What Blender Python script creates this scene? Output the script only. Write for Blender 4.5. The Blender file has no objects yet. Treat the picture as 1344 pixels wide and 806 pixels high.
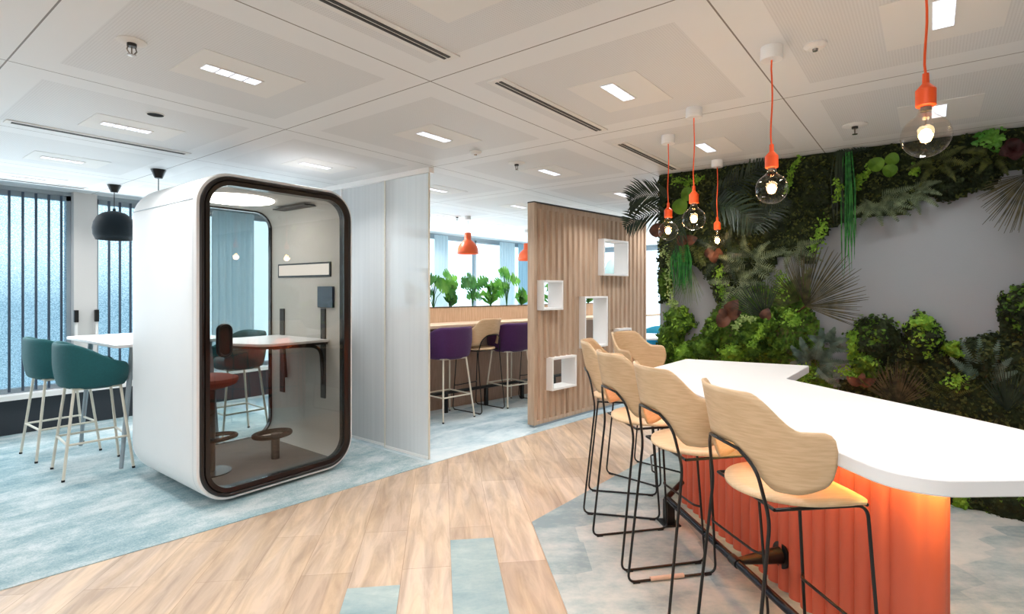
import bpy, math, random
from mathutils import Vector, Matrix, noise
random.seed(7)
PI = math.pi
C = bpy.context.scene.collection
CAMH = 1.46; FPX = 714.0; TH = math.radians(37.56)
ct, st = math.cos(TH), math.sin(TH)
CEIL = 2.5; WALLX = 4.78; WINY = 7.3

# ---------- survey helpers: photograph point -> point on a known plane ----------
def on_z(x, y, z=0.0):
    d = FPX*(CAMH-z)/(y-380.0); l = (x-672)/FPX*d
    return (d*ct+l*st, d*st-l*ct)
def on_x(x, y, X):
    a = (x-672)/FPX; t = X/(ct+a*st)
    return (X, t*st-t*a*ct, CAMH-(y-380)*t/FPX)
def on_y(x, y, Y):
    a = (x-672)/FPX; t = Y/(st-a*ct)
    return (t*ct+t*a*st, Y, CAMH-(y-380)*t/FPX)
def ray_dir(x):
    a = (x-672)/FPX
    return (ct+a*st, st-a*ct)

# ---------- materials ----------
def lin(c):
    def f(v):
        v /= 255.0
        return v/12.92 if v <= 0.04045 else ((v+0.055)/1.055)**2.4
    return (f(c[0]), f(c[1]), f(c[2]), 1)
def newmat(name):
    m = bpy.data.materials.new(name); m.use_nodes = True
    nt = m.node_tree; nt.nodes.clear()
    return m, nt, nt.nodes.new('ShaderNodeOutputMaterial')
def N(nt, t, **kw):
    n = nt.nodes.new('ShaderNode'+t)
    for k, v in kw.items():
        if k in n.inputs.keys(): n.inputs[k].default_value = v
        else: setattr(n, k, v)
    return n
def mat(name, col, rough=0.5, metal=0.0, var=0.0, scale=20.0, bump=0.0, bscale=None, spec=0.5, stretch=None, col2=None, sheen=0, coat=0, transl=0):
    m, nt, out = newmat(name); L = nt.links.new
    b = N(nt, 'BsdfPrincipled'); b.inputs['Roughness'].default_value = rough; b.inputs['Metallic'].default_value = metal
    b.inputs['Specular IOR Level'].default_value = spec; b.inputs['Base Color'].default_value = lin(col)
    if sheen: b.inputs['Sheen Weight'].default_value = sheen
    if coat: b.inputs['Coat Weight'].default_value = coat
    tc = N(nt, 'TexCoord'); mp = N(nt, 'Mapping')
    L(tc.outputs['Object'], mp.inputs['Vector'])
    if stretch: mp.inputs['Scale'].default_value = stretch
    if var or col2:
        no = N(nt, 'TexNoise', Scale=scale, Detail=5.0); L(mp.outputs[0], no.inputs['Vector'])
        r = N(nt, 'ValToRGB'); L(no.outputs['Fac'], r.inputs[0])
        c1 = lin(col); c2 = lin(col2) if col2 else tuple(max(0, v*(1-var)) for v in c1[:3])+(1,)
        r.color_ramp.elements[0].position = 0.35; r.color_ramp.elements[0].color = c2
        r.color_ramp.elements[1].position = 0.65; r.color_ramp.elements[1].color = c1
        L(r.outputs[0], b.inputs['Base Color'])
    if bump:
        n2 = N(nt, 'TexNoise', Scale=bscale or scale*4, Detail=3.0); L(mp.outputs[0], n2.inputs['Vector'])
        bp = N(nt, 'Bump', Strength=bump, Distance=0.01); L(n2.outputs['Fac'], bp.inputs['Height']); L(bp.outputs[0], b.inputs['Normal'])
    if transl:
        t = N(nt, 'BsdfTranslucent'); t.inputs['Color'].default_value = lin(col)
        mx = N(nt, 'MixShader'); mx.inputs[0].default_value = transl
        L(b.outputs[0], mx.inputs[1]); L(t.outputs[0], mx.inputs[2]); L(mx.outputs[0], out.inputs[0])
    else: L(b.outputs[0], out.inputs[0])
    return m
def emit(name, col, s):
    m, nt, out = newmat(name); e = N(nt, 'Emission', Strength=s); e.inputs['Color'].default_value = lin(col)
    nt.links.new(e.outputs[0], out.inputs[0]); return m
def pane(name, tint, gloss=0.06, rough=0.0, ior=1.45, minrefl=0.0):
    m, nt, out = newmat(name); L = nt.links.new
    t = N(nt, 'BsdfTransparent'); t.inputs[0].default_value = lin(tint)
    g = N(nt, 'BsdfGlossy', Roughness=rough); g.inputs[0].default_value = (1, 1, 1, 1)
    f = N(nt, 'Fresnel', IOR=ior); ge = N(nt, 'NewGeometry'); io = N(nt, 'MapRange'); L(ge.outputs['Backfacing'], io.inputs[0])
    io.inputs[3].default_value = ior; io.inputs[4].default_value = 1/ior; L(io.outputs[0], f.inputs['IOR'])
    add = N(nt, 'Math', operation='ADD'); L(f.outputs[0], add.inputs[0]); add.inputs[1].default_value = minrefl; add.use_clamp = True
    mx = N(nt, 'MixShader'); L(add.outputs[0], mx.inputs[0]); L(t.outputs[0], mx.inputs[1]); L(g.outputs[0], mx.inputs[2])
    L(mx.outputs[0], out.inputs[0]); return m

M = {}
M['white'] = mat('white_lacquer', (236, 234, 232), 0.45)
M['booth_white'] = mat('booth_white', (232, 231, 230), 0.5, var=0.02, scale=3)
M['black'] = mat('black_metal', (16, 15, 15), 0.35, metal=0.2)
M['matt_black'] = mat('matt_black', (14, 14, 14), 0.85, spec=0.1)
M['gloss_black'] = mat('gloss_black', (14, 10, 9), 0.18)
M['brown_black'] = mat('dark_brown_plastic', (26, 18, 16), 0.3)
M['orange'] = mat('orange_silicone', (236, 84, 22), 0.45)
M['orange_shade'] = mat('orange_shade', (232, 92, 40), 0.4)
M['cream_metal'] = mat('cream_metal', (222, 214, 198), 0.4)
M['teal'] = mat('teal_fabric', (18, 88, 92), 0.85, var=0.12, scale=60, bump=0.3, bscale=500, sheen=0.1)
M['purple'] = mat('purple_fabric', (70, 26, 84), 0.85, var=0.12, scale=60, bump=0.3, bscale=500, sheen=0.1)
M['table_white'] = mat('white_solid_surface', (224, 223, 223), 0.4)
M['grey_wall'] = mat('grey_paint', (134, 138, 143), 0.75, var=0.04, scale=2.5, bump=0.05, bscale=90)
M['plain_wall'] = mat('warm_paint', (205, 198, 190), 0.8, bump=0.03, bscale=90)
M['column'] = mat('column_paint', (200, 198, 196), 0.7)
M['dark_skirt'] = mat('dark_heater', (46, 52, 60), 0.6)
M['grille'] = mat('dark_slot', (50, 46, 44), 0.6)
M['ply'] = mat('oak_ply', (208, 178, 142), 0.45, scale=7, col2=(194, 163, 126), stretch=(2, 2, 22), bump=0.04, bscale=20)
M['ply_seat_lit'] = mat('oak_ply_seat_lit', (224, 194, 156), 0.42, scale=7, col2=(212, 180, 140), stretch=(2, 22, 2))  # same oak as the shell, lightened for the light falling on the seat
M['counter_wood'] = mat('counter_oak', (216, 184, 154), 0.5, scale=6, col2=(200, 164, 132), stretch=(14, 14, 1))
M['counter_top'] = mat('counter_top_oak', (232, 205, 178), 0.45, scale=6, col2=(220, 190, 160), stretch=(1, 14, 14))
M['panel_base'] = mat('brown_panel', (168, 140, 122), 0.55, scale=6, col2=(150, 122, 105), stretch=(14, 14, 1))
M['slat'] = mat('slat_oak', (194, 168, 144), 0.55, scale=4, col2=(176, 148, 124), stretch=(9, 9, 0.7), bump=0.03)
M['coral'] = mat('coral_tambour', (204, 92, 64), 0.5, var=0.06, scale=4, stretch=(3, 3, 0.6))
M['booth_grey'] = mat('booth_felt', (200, 197, 192), 0.9, bump=0.1, bscale=400)
M['booth_floor'] = mat('booth_carpet', (128, 122, 118), 0.95, var=0.15, scale=200)
M['soil'] = mat('soil', (50, 40, 34), 0.9)
M['blue_panel'] = mat('blue_black', (18, 34, 58), 0.25)
M['strip_white'] = emit('light_bar', (255, 250, 240), 1.2)
M['cell'] = emit('louvre_light', (240, 244, 255), 1.6)
M['plate'] = mat('ceiling_plate', (222, 220, 217), 0.7)
M['chrome'] = mat('chrome', (150, 140, 132), 0.25, metal=0.9)
M['steel_blue'] = mat('foot_rail_steel', (42, 44, 50), 0.22, metal=0.8)
M['bulb_glass'] = pane('bulb_glass', (250, 244, 238), ior=1.3)
M['filament'] = emit('filament', (255, 190, 110), 70)
M['booth_glass'] = pane('booth_glass', (232, 231, 229), ior=1.3, minrefl=0.02)
M['rear_glass'] = pane('rear_glass', (240, 247, 248), ior=1.2)
M['win_glass'] = pane('window_glass', (232, 244, 250), ior=1.3)
M['led'] = emit('led_strip', (255, 150, 50), 10)
M['booth_lamp'] = emit('booth_lamp', (255, 250, 244), 13)
M['tag'] = mat('tube_sleeve', (214, 178, 156), 0.6)
M['blue_chair'] = mat('blue_fabric', (30, 140, 170), 0.8)
M['shade_pale'] = mat('pale_shade', (176, 200, 200), 0.7, transl=0.3)
M['curtain'] = mat('pale_curtain', (200, 216, 222), 0.9, transl=0.5)
M['curtain_blue'] = mat('blue_curtain', (160, 190, 204), 0.9, transl=0.45)
M['frame_grey'] = mat('frame_grey', (150, 162, 170), 0.5)
M['slat_dark'] = mat('dark_blue_bar', (48, 66, 84), 0.5)

def blind_mat():
    m, nt, out = newmat('mesh_blind'); L = nt.links.new
    tc = N(nt, 'TexCoord'); mp = N(nt, 'Mapping'); mp.inputs['Scale'].default_value = (1, 1, 1.6)
    L(tc.outputs['Object'], mp.inputs[0])
    n1 = N(nt, 'TexNoise', Scale=85.0, Detail=3.0); L(mp.outputs[0], n1.inputs['Vector'])
    n2 = N(nt, 'TexNoise', Scale=2.2, Detail=3.0); L(mp.outputs[0], n2.inputs['Vector'])
    r = N(nt, 'ValToRGB'); L(n1.outputs['Fac'], r.inputs[0])
    r.color_ramp.elements[0].position = 0.40; r.color_ramp.elements[0].color = lin((186, 206, 214))
    r.color_ramp.elements[1].position = 0.60; r.color_ramp.elements[1].color = lin((246, 250, 252))
    t = N(nt, 'BsdfTransparent'); L(r.outputs[0], t.inputs[0])
    d = N(nt, 'BsdfDiffuse'); d.inputs[0].default_value = lin((150, 178, 195))
    mx = N(nt, 'MixShader'); mx.inputs[0].default_value = 0.22
    L(t.outputs[0], mx.inputs[1]); L(d.outputs[0], mx.inputs[2]); L(mx.outputs[0], out.inputs[0]); return m
M['blind'] = blind_mat()
def sheer_mat():
    m, nt, out = newmat('sheer_screen'); L = nt.links.new
    tc = N(nt, 'TexCoord'); mp = N(nt, 'Mapping'); mp.inputs['Scale'].default_value = (28, 28, 0.4)
    L(tc.outputs['Object'], mp.inputs[0])
    n1 = N(nt, 'TexNoise', Scale=1.0, Detail=3.0); L(mp.outputs[0], n1.inputs['Vector'])
    mr = N(nt, 'MapRange'); L(n1.outputs['Fac'], mr.inputs[0]); mr.inputs[1].default_value = 0.3; mr.inputs[2].default_value = 0.7
    mr.inputs[3].default_value = 0.66; mr.inputs[4].default_value = 0.72
    t = N(nt, 'BsdfTransparent'); t.inputs[0].default_value = lin((236, 244, 246))
    d = N(nt, 'BsdfDiffuse'); d.inputs[0].default_value = lin((252, 252, 252))
    tr = N(nt, 'BsdfTranslucent'); tr.inputs[0].default_value = lin((254, 254, 254))
    m1 = N(nt, 'MixShader'); m1.inputs[0].default_value = 0.6; L(d.outputs[0], m1.inputs[1]); L(tr.outputs[0], m1.inputs[2])
    m2 = N(nt, 'MixShader'); L(mr.outputs[0], m2.inputs[0]); L(t.outputs[0], m2.inputs[1]); L(m1.outputs[0], m2.inputs[2])
    g = N(nt, 'BsdfGlossy', Roughness=0.12); m3 = N(nt, 'MixShader'); f = N(nt, 'Fresnel', IOR=1.3); L(f.outputs[0], m3.inputs[0])
    L(m2.outputs[0], m3.inputs[1]); L(g.outputs[0], m3.inputs[2]); L(m3.outputs[0], out.inputs[0]); return m
M['sheer'] = sheer_mat()

def plank_mat():
    m, nt, out = newmat('oak_planks'); L = nt.links.new
    tc = N(nt, 'TexCoord'); mp = N(nt, 'Mapping'); mp.inputs['Rotation'].default_value = (0, 0, -PI/4)
    mp.inputs['Location'].default_value = (0.4, 0.054, 0)
    L(tc.outputs['Object'], mp.inputs[0])
    br = N(nt, 'TexBrick'); L(mp.outputs[0], br.inputs['Vector'])
    br.inputs['Scale'].default_value = 1.0; br.inputs['Brick Width'].default_value = 1.25; br.inputs['Row Height'].default_value = 0.2535
    br.inputs['Mortar Size'].default_value = 0.0018; br.inputs['Mortar Smooth'].default_value = 0.2; br.offset = 0.37
    br.inputs['Color1'].default_value = lin((216, 194, 171)); br.inputs['Color2'].default_value = lin((192, 168, 144)); br.inputs['Mortar'].default_value = lin((176, 150, 128))
    br.inputs['Bias'].default_value = 0.0
    m2 = N(nt, 'Mapping'); m2.inputs['Scale'].default_value = (1.3, 9, 1); L(mp.outputs[0], m2.inputs[0])
    no = N(nt, 'TexNoise', Scale=1.6, Detail=7.0, Roughness=0.6, Distortion=0.6); L(m2.outputs[0], no.inputs['Vector'])
    r = N(nt, 'ValToRGB'); L(no.outputs['Fac'], r.inputs[0])
    r.color_ramp.elements[0].position = 0.34; r.color_ramp.elements[0].color = (0.60, 0.55, 0.51, 1)
    r.color_ramp.elements[1].position = 0.62; r.color_ramp.elements[1].color = (1.06, 1.04, 1.02, 1)
    mx = N(nt, 'MixRGB', blend_type='MULTIPLY'); mx.inputs[0].default_value = 0.8
    L(br.outputs[0], mx.inputs[1]); L(r.outputs[0], mx.inputs[2])
    n3 = N(nt, 'TexNoise', Scale=1.1, Detail=2.0); L(m2.outputs[0], n3.inputs['Vector'])
    r3 = N(nt, 'ValToRGB'); L(n3.outputs['Fac'], r3.inputs[0])
    r3.color_ramp.elements[0].position = 0.4; r3.color_ramp.elements[0].color = (0.93, 0.93, 0.96, 1)
    r3.color_ramp.elements[1].position = 0.6; r3.color_ramp.elements[1].color = (1.0, 0.97, 0.92, 1)
    mx3 = N(nt, 'MixRGB', blend_type='MULTIPLY'); mx3.inputs[0].default_value = 1; L(mx.outputs[0], mx3.inputs[1]); L(r3.outputs[0], mx3.inputs[2])
    b = N(nt, 'BsdfPrincipled', Roughness=0.42); L(mx3.outputs[0], b.inputs['Base Color'])
    bp = N(nt, 'Bump', Strength=0.08, Distance=0.01); L(no.outputs['Fac'], bp.inputs['Height']); L(bp.outputs[0], b.inputs['Normal'])
    L(b.outputs[0], out.inputs[0]); return m
M['planks'] = plank_mat()

def tile_mat(name, cols, cell, rough, rot=PI/4, fine=220, finestr=0.12, voro=0.18):
    m, nt, out = newmat(name); L = nt.links.new
    tc = N(nt, 'TexCoord'); mp = N(nt, 'Mapping'); mp.inputs['Rotation'].default_value = (0, 0, rot); L(tc.outputs['Object'], mp.inputs[0])
    n0 = N(nt, 'TexNoise', Scale=1.9, Detail=9.0, Roughness=0.72); mq = N(nt, 'Mapping'); mq.inputs['Scale'].default_value = (0.9, 1.35, 1); L(mp.outputs[0], mq.inputs[0]); L(mq.outputs[0], n0.inputs['Vector'])
    v = N(nt, 'TexVoronoi', Scale=cell); v.feature = 'F1'; v.distance = 'MANHATTAN'
    ms = N(nt, 'Mapping'); ms.inputs['Scale'].default_value = (0.55, 1.6, 1); L(mp.outputs[0], ms.inputs[0]); L(ms.outputs[0], v.inputs['Vector'])
    sx = N(nt, 'SeparateColor'); L(v.outputs['Color'], sx.inputs[0])
    a = N(nt, 'Math', operation='MULTIPLY_ADD'); L(sx.outputs[0], a.inputs[0]); a.inputs[1].default_value = voro
    L(n0.outputs['Fac'], a.inputs[2])
    nf = N(nt, 'TexNoise', Scale=float(fine), Detail=2.0); L(mp.outputs[0], nf.inputs['Vector'])
    a2 = N(nt, 'Math', operation='MULTIPLY_ADD'); L(nf.outputs['Fac'], a2.inputs[0]); a2.inputs[1].default_value = finestr; L(a.outputs[0], a2.inputs[2])
    r = N(nt, 'ValToRGB'); L(a2.outputs[0], r.inputs[0]); r.color_ramp.elements[0].position = 0.48; r.color_ramp.elements[0].color = lin(cols[0])
    r.color_ramp.elements[1].position = 0.80; r.color_ramp.elements[1].color = lin(cols[-1])
    for i, c in enumerate(cols[1:-1]):
        e = r.color_ramp.elements.new(0.48+0.32*(i+1)/(len(cols)-1)); e.color = lin(c)
    b = N(nt, 'BsdfPrincipled', Roughness=rough); L(r.outputs[0], b.inputs['Base Color'])
    L(b.outputs[0], out.inputs[0]); return m
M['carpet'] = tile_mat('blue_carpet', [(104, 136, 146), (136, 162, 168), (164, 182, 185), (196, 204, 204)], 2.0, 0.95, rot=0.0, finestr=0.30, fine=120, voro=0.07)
M['vinyl'] = tile_mat('grey_vinyl', [(128, 146, 150), (158, 170, 170), (184, 187, 182), (198, 197, 191)], 1.5, 0.5, rot=0.9, finestr=0.03)
M['vinyl_blue'] = tile_mat('blue_vinyl', [(122, 146, 150), (142, 162, 164), (158, 174, 172), (176, 188, 182)], 3.0, 0.5, rot=PI/4, finestr=0.03)
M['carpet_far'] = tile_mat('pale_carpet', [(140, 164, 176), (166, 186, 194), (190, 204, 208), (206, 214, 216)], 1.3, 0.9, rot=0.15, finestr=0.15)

def ceiling_mat():
    m, nt, out = newmat('ceiling_panels'); L = nt.links.new
    tc = N(nt, 'TexCoord'); s = N(nt, 'SeparateXYZ'); L(tc.outputs['Object'], s.inputs[0])
    def frac(o, off, p):
        a = N(nt, 'Math', operation='SUBTRACT'); L(o, a.inputs[0]); a.inputs[1].default_value = off
        b = N(nt, 'Math', operation='DIVIDE'); L(a.outputs[0], b.inputs[0]); b.inputs[1].default_value = p
        c = N(nt, 'Math', operation='FRACT'); L(b.outputs[0], c.inputs[0])
        d = N(nt, 'Math', operation='SUBTRACT'); L(c.outputs[0], d.inputs[0]); d.inputs[1].default_value = 0.5
        e = N(nt, 'Math', operation='ABSOLUTE'); L(d.outputs[0], e.inputs[0]); return e.outputs[0]
    fx = frac(s.outputs[0], 0.56, 1.345); fy = frac(s.outputs[1], 0.635, 1.345)
    def gt(o, v):
        a = N(nt, 'Math', operation='GREATER_THAN'); L(o, a.inputs[0]); a.inputs[1].default_value = v; return a.outputs[0]
    mxm = N(nt, 'Math', operation='MAXIMUM'); L(fx, mxm.inputs[0]); L(fy, mxm.inputs[1])
    line = gt(mxm.outputs[0], 0.4975)
    border = gt(mxm.outputs[0], 0.385)
    v = N(nt, 'TexVoronoi', Scale=90.0); L(tc.outputs['Object'], v.inputs['Vector']); v.inputs['Randomness'].default_value = 0.0
    dots = N(nt, 'Math', operation='LESS_THAN'); L(v.outputs['Distance'], dots.inputs[0]); dots.inputs[1].default_value = 0.28
    m0 = N(nt, 'MixRGB'); L(dots.outputs[0], m0.inputs[0]); m0.inputs[1].default_value = lin((214, 214, 214)); m0.inputs[2].default_value = lin((200, 199, 199))
    m1 = N(nt, 'MixRGB'); L(border, m1.inputs[0]); L(m0.outputs[0], m1.inputs[1]); m1.inputs[2].default_value = lin((222, 222, 222))
    m2 = N(nt, 'MixRGB'); L(line, m2.inputs[0]); L(m1.outputs[0], m2.inputs[1]); m2.inputs[2].default_value = lin((120, 112, 106))
    b = N(nt, 'BsdfPrincipled', Roughness=0.6); L(m2.outputs[0], b.inputs['Base Color']); L(b.outputs[0], out.inputs[0]); return m
M['ceiling'] = ceiling_mat()

# ---------- mesh building ----------
class MB:
    def __init__(s): s.v = []; s.f = []
    def add(s, vs, fs):
        o = len(s.v); s.v += [tuple(p) for p in vs]; s.f += [tuple(i+o for i in f) for f in fs]; return s
    def box(s, x0, x1, y0, y1, z0, z1):
        return s.add([(x0,y0,z0),(x1,y0,z0),(x1,y1,z0),(x0,y1,z0),(x0,y0,z1),(x1,y0,z1),(x1,y1,z1),(x0,y1,z1)],
                     [(0,3,2,1),(4,5,6,7),(0,1,5,4),(1,2,6,5),(2,3,7,6),(3,0,4,7)])
    def obox(s, c, ang, hx, hy, z0, z1):
        a, b = math.cos(ang), math.sin(ang)
        P = [(c[0]+a*x-b*y, c[1]+b*x+a*y) for x, y in ((-hx,-hy),(hx,-hy),(hx,hy),(-hx,hy))]
        return s.prism(P, z0, z1)
    def prism(s, poly, z0, z1):
        n = len(poly)
        vs = [(x, y, z0) for x, y in poly]+[(x, y, z1) for x, y in poly]
        fs = [tuple(range(n-1, -1, -1)), tuple(range(n, 2*n))]+[(i, (i+1) % n, n+(i+1) % n, n+i) for i in range(n)]
        return s.add(vs, fs)
    def tube(s, pts, r, n=10, closed=False, caps=True):
        pts = [Vector(p) for p in pts]; m = len(pts)
        rs = r if isinstance(r, (list, tuple)) else [r]*m
        T = []
        for i in range(m):
            if closed: t = pts[(i+1) % m]-pts[i-1]
            else: t = pts[min(i+1, m-1)]-pts[max(i-1, 0)]
            T.append(t.normalized() if t.length > 1e-9 else Vector((0, 0, 1)))
        up = Vector((0, 0, 1)) if abs(T[0].z) < 0.9 else Vector((1, 0, 0))
        nrm = (up - T[0]*up.dot(T[0])).normalized(); vs = []
        for i in range(m):
            nrm = (nrm - T[i]*nrm.dot(T[i])); nrm = nrm.normalized() if nrm.length > 1e-6 else Vector((1, 0, 0))
            bn = T[i].cross(nrm)
            for k in range(n):
                a = 2*PI*k/n; vs.append(pts[i]+(nrm*math.cos(a)+bn*math.sin(a))*rs[i])
        fs = []
        for i in range(m if closed else m-1):
            for k in range(n):
                j = (i+1) % m
                fs.append((i*n+k, i*n+(k+1) % n, j*n+(k+1) % n, j*n+k))
        if caps and not closed: fs += [tuple(range(n-1, -1, -1)), tuple((m-1)*n+k for k in range(n))]
        return s.add(vs, fs)
    def lathe(s, c, prof, n=32):
        vs = []; fs = []; m = len(prof)
        for r, z in prof:
            for k in range(n):
                a = 2*PI*k/n; vs.append((c[0]+r*math.cos(a), c[1]+r*math.sin(a), c[2]+z))
        for i in range(m-1):
            for k in range(n): fs.append((i*n+k, i*n+(k+1) % n, (i+1)*n+(k+1) % n, (i+1)*n+k))
        return s.add(vs, fs)
    def grid(s, P, closed_u=False):
        nu = len(P); nv = len(P[0]); fs = []
        for i in range(nu if closed_u else nu-1):
            for j in range(nv-1):
                k = (i+1) % nu; fs.append((i*nv+j, k*nv+j, k*nv+j+1, i*nv+j+1))
        return s.add([p for row in P for p in row], fs)
    def build(s, name, m, parent=None, sharp=35, flat=False, solid=0, bevel=0, sub=0, origin=None):
        vs = s.v
        me = bpy.data.meshes.new(name)
        if origin: vs = [(a-origin[0], b-origin[1], c-origin[2]) for a, b, c in vs]
        me.from_pydata(vs, [], s.f); me.update()
        me.materials.append(M[m] if isinstance(m, str) else m)
        if not flat:
            me.polygons.foreach_set('use_smooth', [True]*len(me.polygons)); me.set_sharp_from_angle(angle=math.radians(sharp))
        o = bpy.data.objects.new(name, me); C.objects.link(o)
        if origin: o.location = origin
        if solid: q = o.modifiers.new('solid', 'SOLIDIFY'); q.thickness = abs(solid); q.offset = 0
        if bevel: q = o.modifiers.new('bevel', 'BEVEL'); q.width = bevel; q.segments = 3; q.limit_method = 'ANGLE'
        if sub: q = o.modifiers.new('sub', 'SUBSURF'); q.levels = sub; q.render_levels = sub
        if parent: o.parent = parent
        return o
def fillet(pts, r, n=6):
    P = [Vector(p) for p in pts]; out = [P[0]]
    for i in range(1, len(P)-1):
        a, b = P[i-1]-P[i], P[i+1]-P[i]; rr = min(r, a.length*0.49, b.length*0.49)
        p0 = P[i]+a.normalized()*rr; p1 = P[i]+b.normalized()*rr
        for k in range(n+1):
            t = k/n; out.append(p0*(1-t)**2+P[i]*2*t*(1-t)+p1*t*t)
    out.append(P[-1]); return out
def fillet_loop(pts, r, n=8):
    P = [Vector((p[0], p[1], 0)) for p in pts]; out = []; m = len(P)
    for i in range(m):
        ri = r[i] if isinstance(r, (list, tuple)) else r
        a, b = P[i-1]-P[i], P[(i+1) % m]-P[i]; rr = min(ri, a.length*0.49, b.length*0.49)
        if rr < 1e-4: out.append(P[i]); continue
        p0 = P[i]+a.normalized()*rr; p1 = P[i]+b.normalized()*rr
        for k in range(n+1):
            t = k/n; out.append(p0*(1-t)**2+P[i]*2*t*(1-t)+p1*t*t)
    return [(p.x, p.y) for p in out]
def tag(o, label, cat, group=None, kind=None):
    o['label'] = label; o['category'] = cat
    if group: o['group'] = group
    if kind: o['kind'] = kind
    return o
def thing(name, label, cat, loc=(0, 0, 0), rz=0, group=None):
    o = bpy.data.objects.new(name, None); C.objects.link(o); o.location = loc; o.rotation_euler = (0, 0, rz); o.empty_display_size = 0.1
    return tag(o, label, cat, group)
def struct(o): o['kind'] = 'structure'; return o
def kids(o): return [c for c in bpy.data.objects if c.parent == o]
def dup(root, loc, rz=0, label=None, group=None, cat=None):
    def cp(o, par):
        c = o.copy(); C.objects.link(c)
        if par: c.parent = par
        for ch in kids(o):
            if ch is not c: cp(ch, c)
        return c
    r = cp(root, None); r.location = loc; r.rotation_euler = (0, 0, rz)
    if label: r['label'] = label
    if group: r['group'] = group
    if cat: r['category'] = cat
    return r

# ================= THE SETTING =================
WB = [(-6, 4.3), (0.58, 3.57), (1.46, 3.47), (2.2, 3.40), (3.2, 3.31), (4.07, 3.24), (4.56, 3.18), (6.43, 2.97), (12.1, 2.4)]
struct(MB().box(-6, 12.1, -4, WINY, -0.1, 0.0).build('floor', 'planks'))
struct(MB().prism(WB[:5]+[(3.25, 7.3), (-6, 7.3)], 0.0, 0.004).build('floor', 'carpet'))
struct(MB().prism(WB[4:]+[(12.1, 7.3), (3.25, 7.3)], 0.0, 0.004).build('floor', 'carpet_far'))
k45 = 1/math.sqrt(2)
def sd(s, d): return ((s+d)*k45, (s-d)*k45)     # along / across the planks
struct(MB().prism([(2.78, 1.98), (-1.2, -2.0), (-1.2, -4), (12.1, -4), (12.1, 1.93), (WALLX, 1.93)], 0.0, 0.004).build('floor', 'vinyl'))
for s1, s0, d0, d1 in ((3.18, 1.7, 0.054, 0.304), (2.73, 1.5, -0.452, -0.20)):
    struct(MB().prism([sd(s0, d0), sd(s0, d1), sd(s1, d1), sd(s1, d0)], 0.0, 0.004).build('floor', 'vinyl_blue'))
struct(MB().box(-6, 12.1, -4, WINY+0.2, CEIL, CEIL+0.1).build('ceiling', 'ceiling'))
# planted wall (partition ends at Y=1.965) and the wall behind it
struct(MB().box(WALLX, WALLX+0.14, -4, 1.965, 0, CEIL).build('wall_right', 'grey_wall'))
struct(MB().box(-6, WALLX, -4.1, -4, 0, CEIL).build('wall_back', 'plain_wall'))
struct(MB().box(-6.1, -6, -4.1, WINY+0.16, 0, CEIL).build('wall_front', 'plain_wall'))
struct(MB().box(WALLX+0.14, 12.2, -0.1, 0, 0, CEIL).build('wall_rear_room', 'plain_wall'))
# window wall at WINY
struct(MB().box(-6, 12.2, WINY, WINY+0.16, 0, 0.36).build('wall_left', 'dark_skirt'))
struct(MB().box(-6, 12.2, WINY-0.10, WINY+0.16, 0.36, 0.41).build('trim_1', 'white'))
struct(MB().box(-6, 12.2, WINY+0.02, WINY+0.14, CEIL-0.04, CEIL).build('trim_2', 'frame_grey'))
struct(MB().box(1.75, 1.955, WINY-0.06, WINY+0.16, 0.41, CEIL).build('wall_column', 'column'))
wn = 0
def window(x0, x1, slats, mull=()):
    global wn
    wn += 1
    w = bpy.data.objects.new('window_%d' % wn, None); C.objects.link(w); w.location = ((x0+x1)/2, WINY+0.08, 0.41); struct(w)
    ox, oy, oz = w.location
    f = MB()
    for a, b in ((x0, x0+0.04), (x1-0.04, x1))+tuple((q-0.022, q+0.022) for q in mull): f.box(a-ox, b-ox, -0.04, 0.04, 0, CEIL-oz-0.04)
    f.box(x0-ox, x1-ox, -0.04, 0.04, 0, 0.05); f.box(x0-ox, x1-ox, -0.04, 0.04, CEIL-oz-0.09, CEIL-oz-0.04)
    f.build('frame', 'frame_grey', w)
    MB().box(x0-ox+0.04, x1-ox-0.04, -0.004, 0.004, 0.05, CEIL-oz-0.09).build('pane', 'win_glass', w)
    if slats:
        b = MB(); b.add([(x0-ox+0.04, -0.05, 0.05), (x1-ox-0.04, -0.05, 0.05), (x1-ox-0.04, -0.05, CEIL-oz-0.09), (x0-ox+0.04, -0.05, CEIL-oz-0.09)], [(0, 1, 2, 3)]); b.build('mesh_blind', 'blind', w)
        x = x1-0.09
        while x > x0+0.05 and x > x1-4:
            s = MB(); s.box(x-ox-0.009, x-ox+0.009, -0.085, -0.06, 0.02, CEIL-oz-0.05); s.build('bar', 'slat_dark', w); x -= 0.103
    return w
W1 = window(-1.5, 1.75, True)
W2 = window(1.955, 3.1, True)
window(3.1, 5.1, False, (3.66,))
window(5.1, 12.2, False, (8.33,))
# far end wall is glass too
w = bpy.data.objects.new('window_6', None); C.objects.link(w); w.location = (12.15, 3.6, 0); struct(w)
f = MB()
for y in (-3.57, -1.2, 3.67): f.box(-0.04, 0.04, y-0.03, y+0.03, 0, CEIL)
f.box(-0.04, 0.04, -3.6, 3.7, 0, 0.35); f.box(-0.04, 0.04, -3.6, 3.7, CEIL-0.12, CEIL); f.build('frame', 'frame_grey', w)
MB().box(-0.004, 0.004, -3.6, 3.7, 0.35, CEIL-0.12).build('pane', 'win_glass', w)
def whandle(win, x):
    ox, oy, oz = win.location
    h_ = MB().box(x-ox-0.018, x-ox+0.018, WINY-0.105-oy, WINY-0.06-oy, 1.11-oz, 1.24-oz).build('handle', 'black', win, bevel=0.004)
    MB().box(x-ox-0.012, x-ox+0.012, WINY-0.09-oy, WINY-0.06-oy, 0.94-oz, 1.11-oz).build('handle_mount', 'white', h_)
whandle(W1, 1.765); whandle(W2, 1.945)

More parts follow.
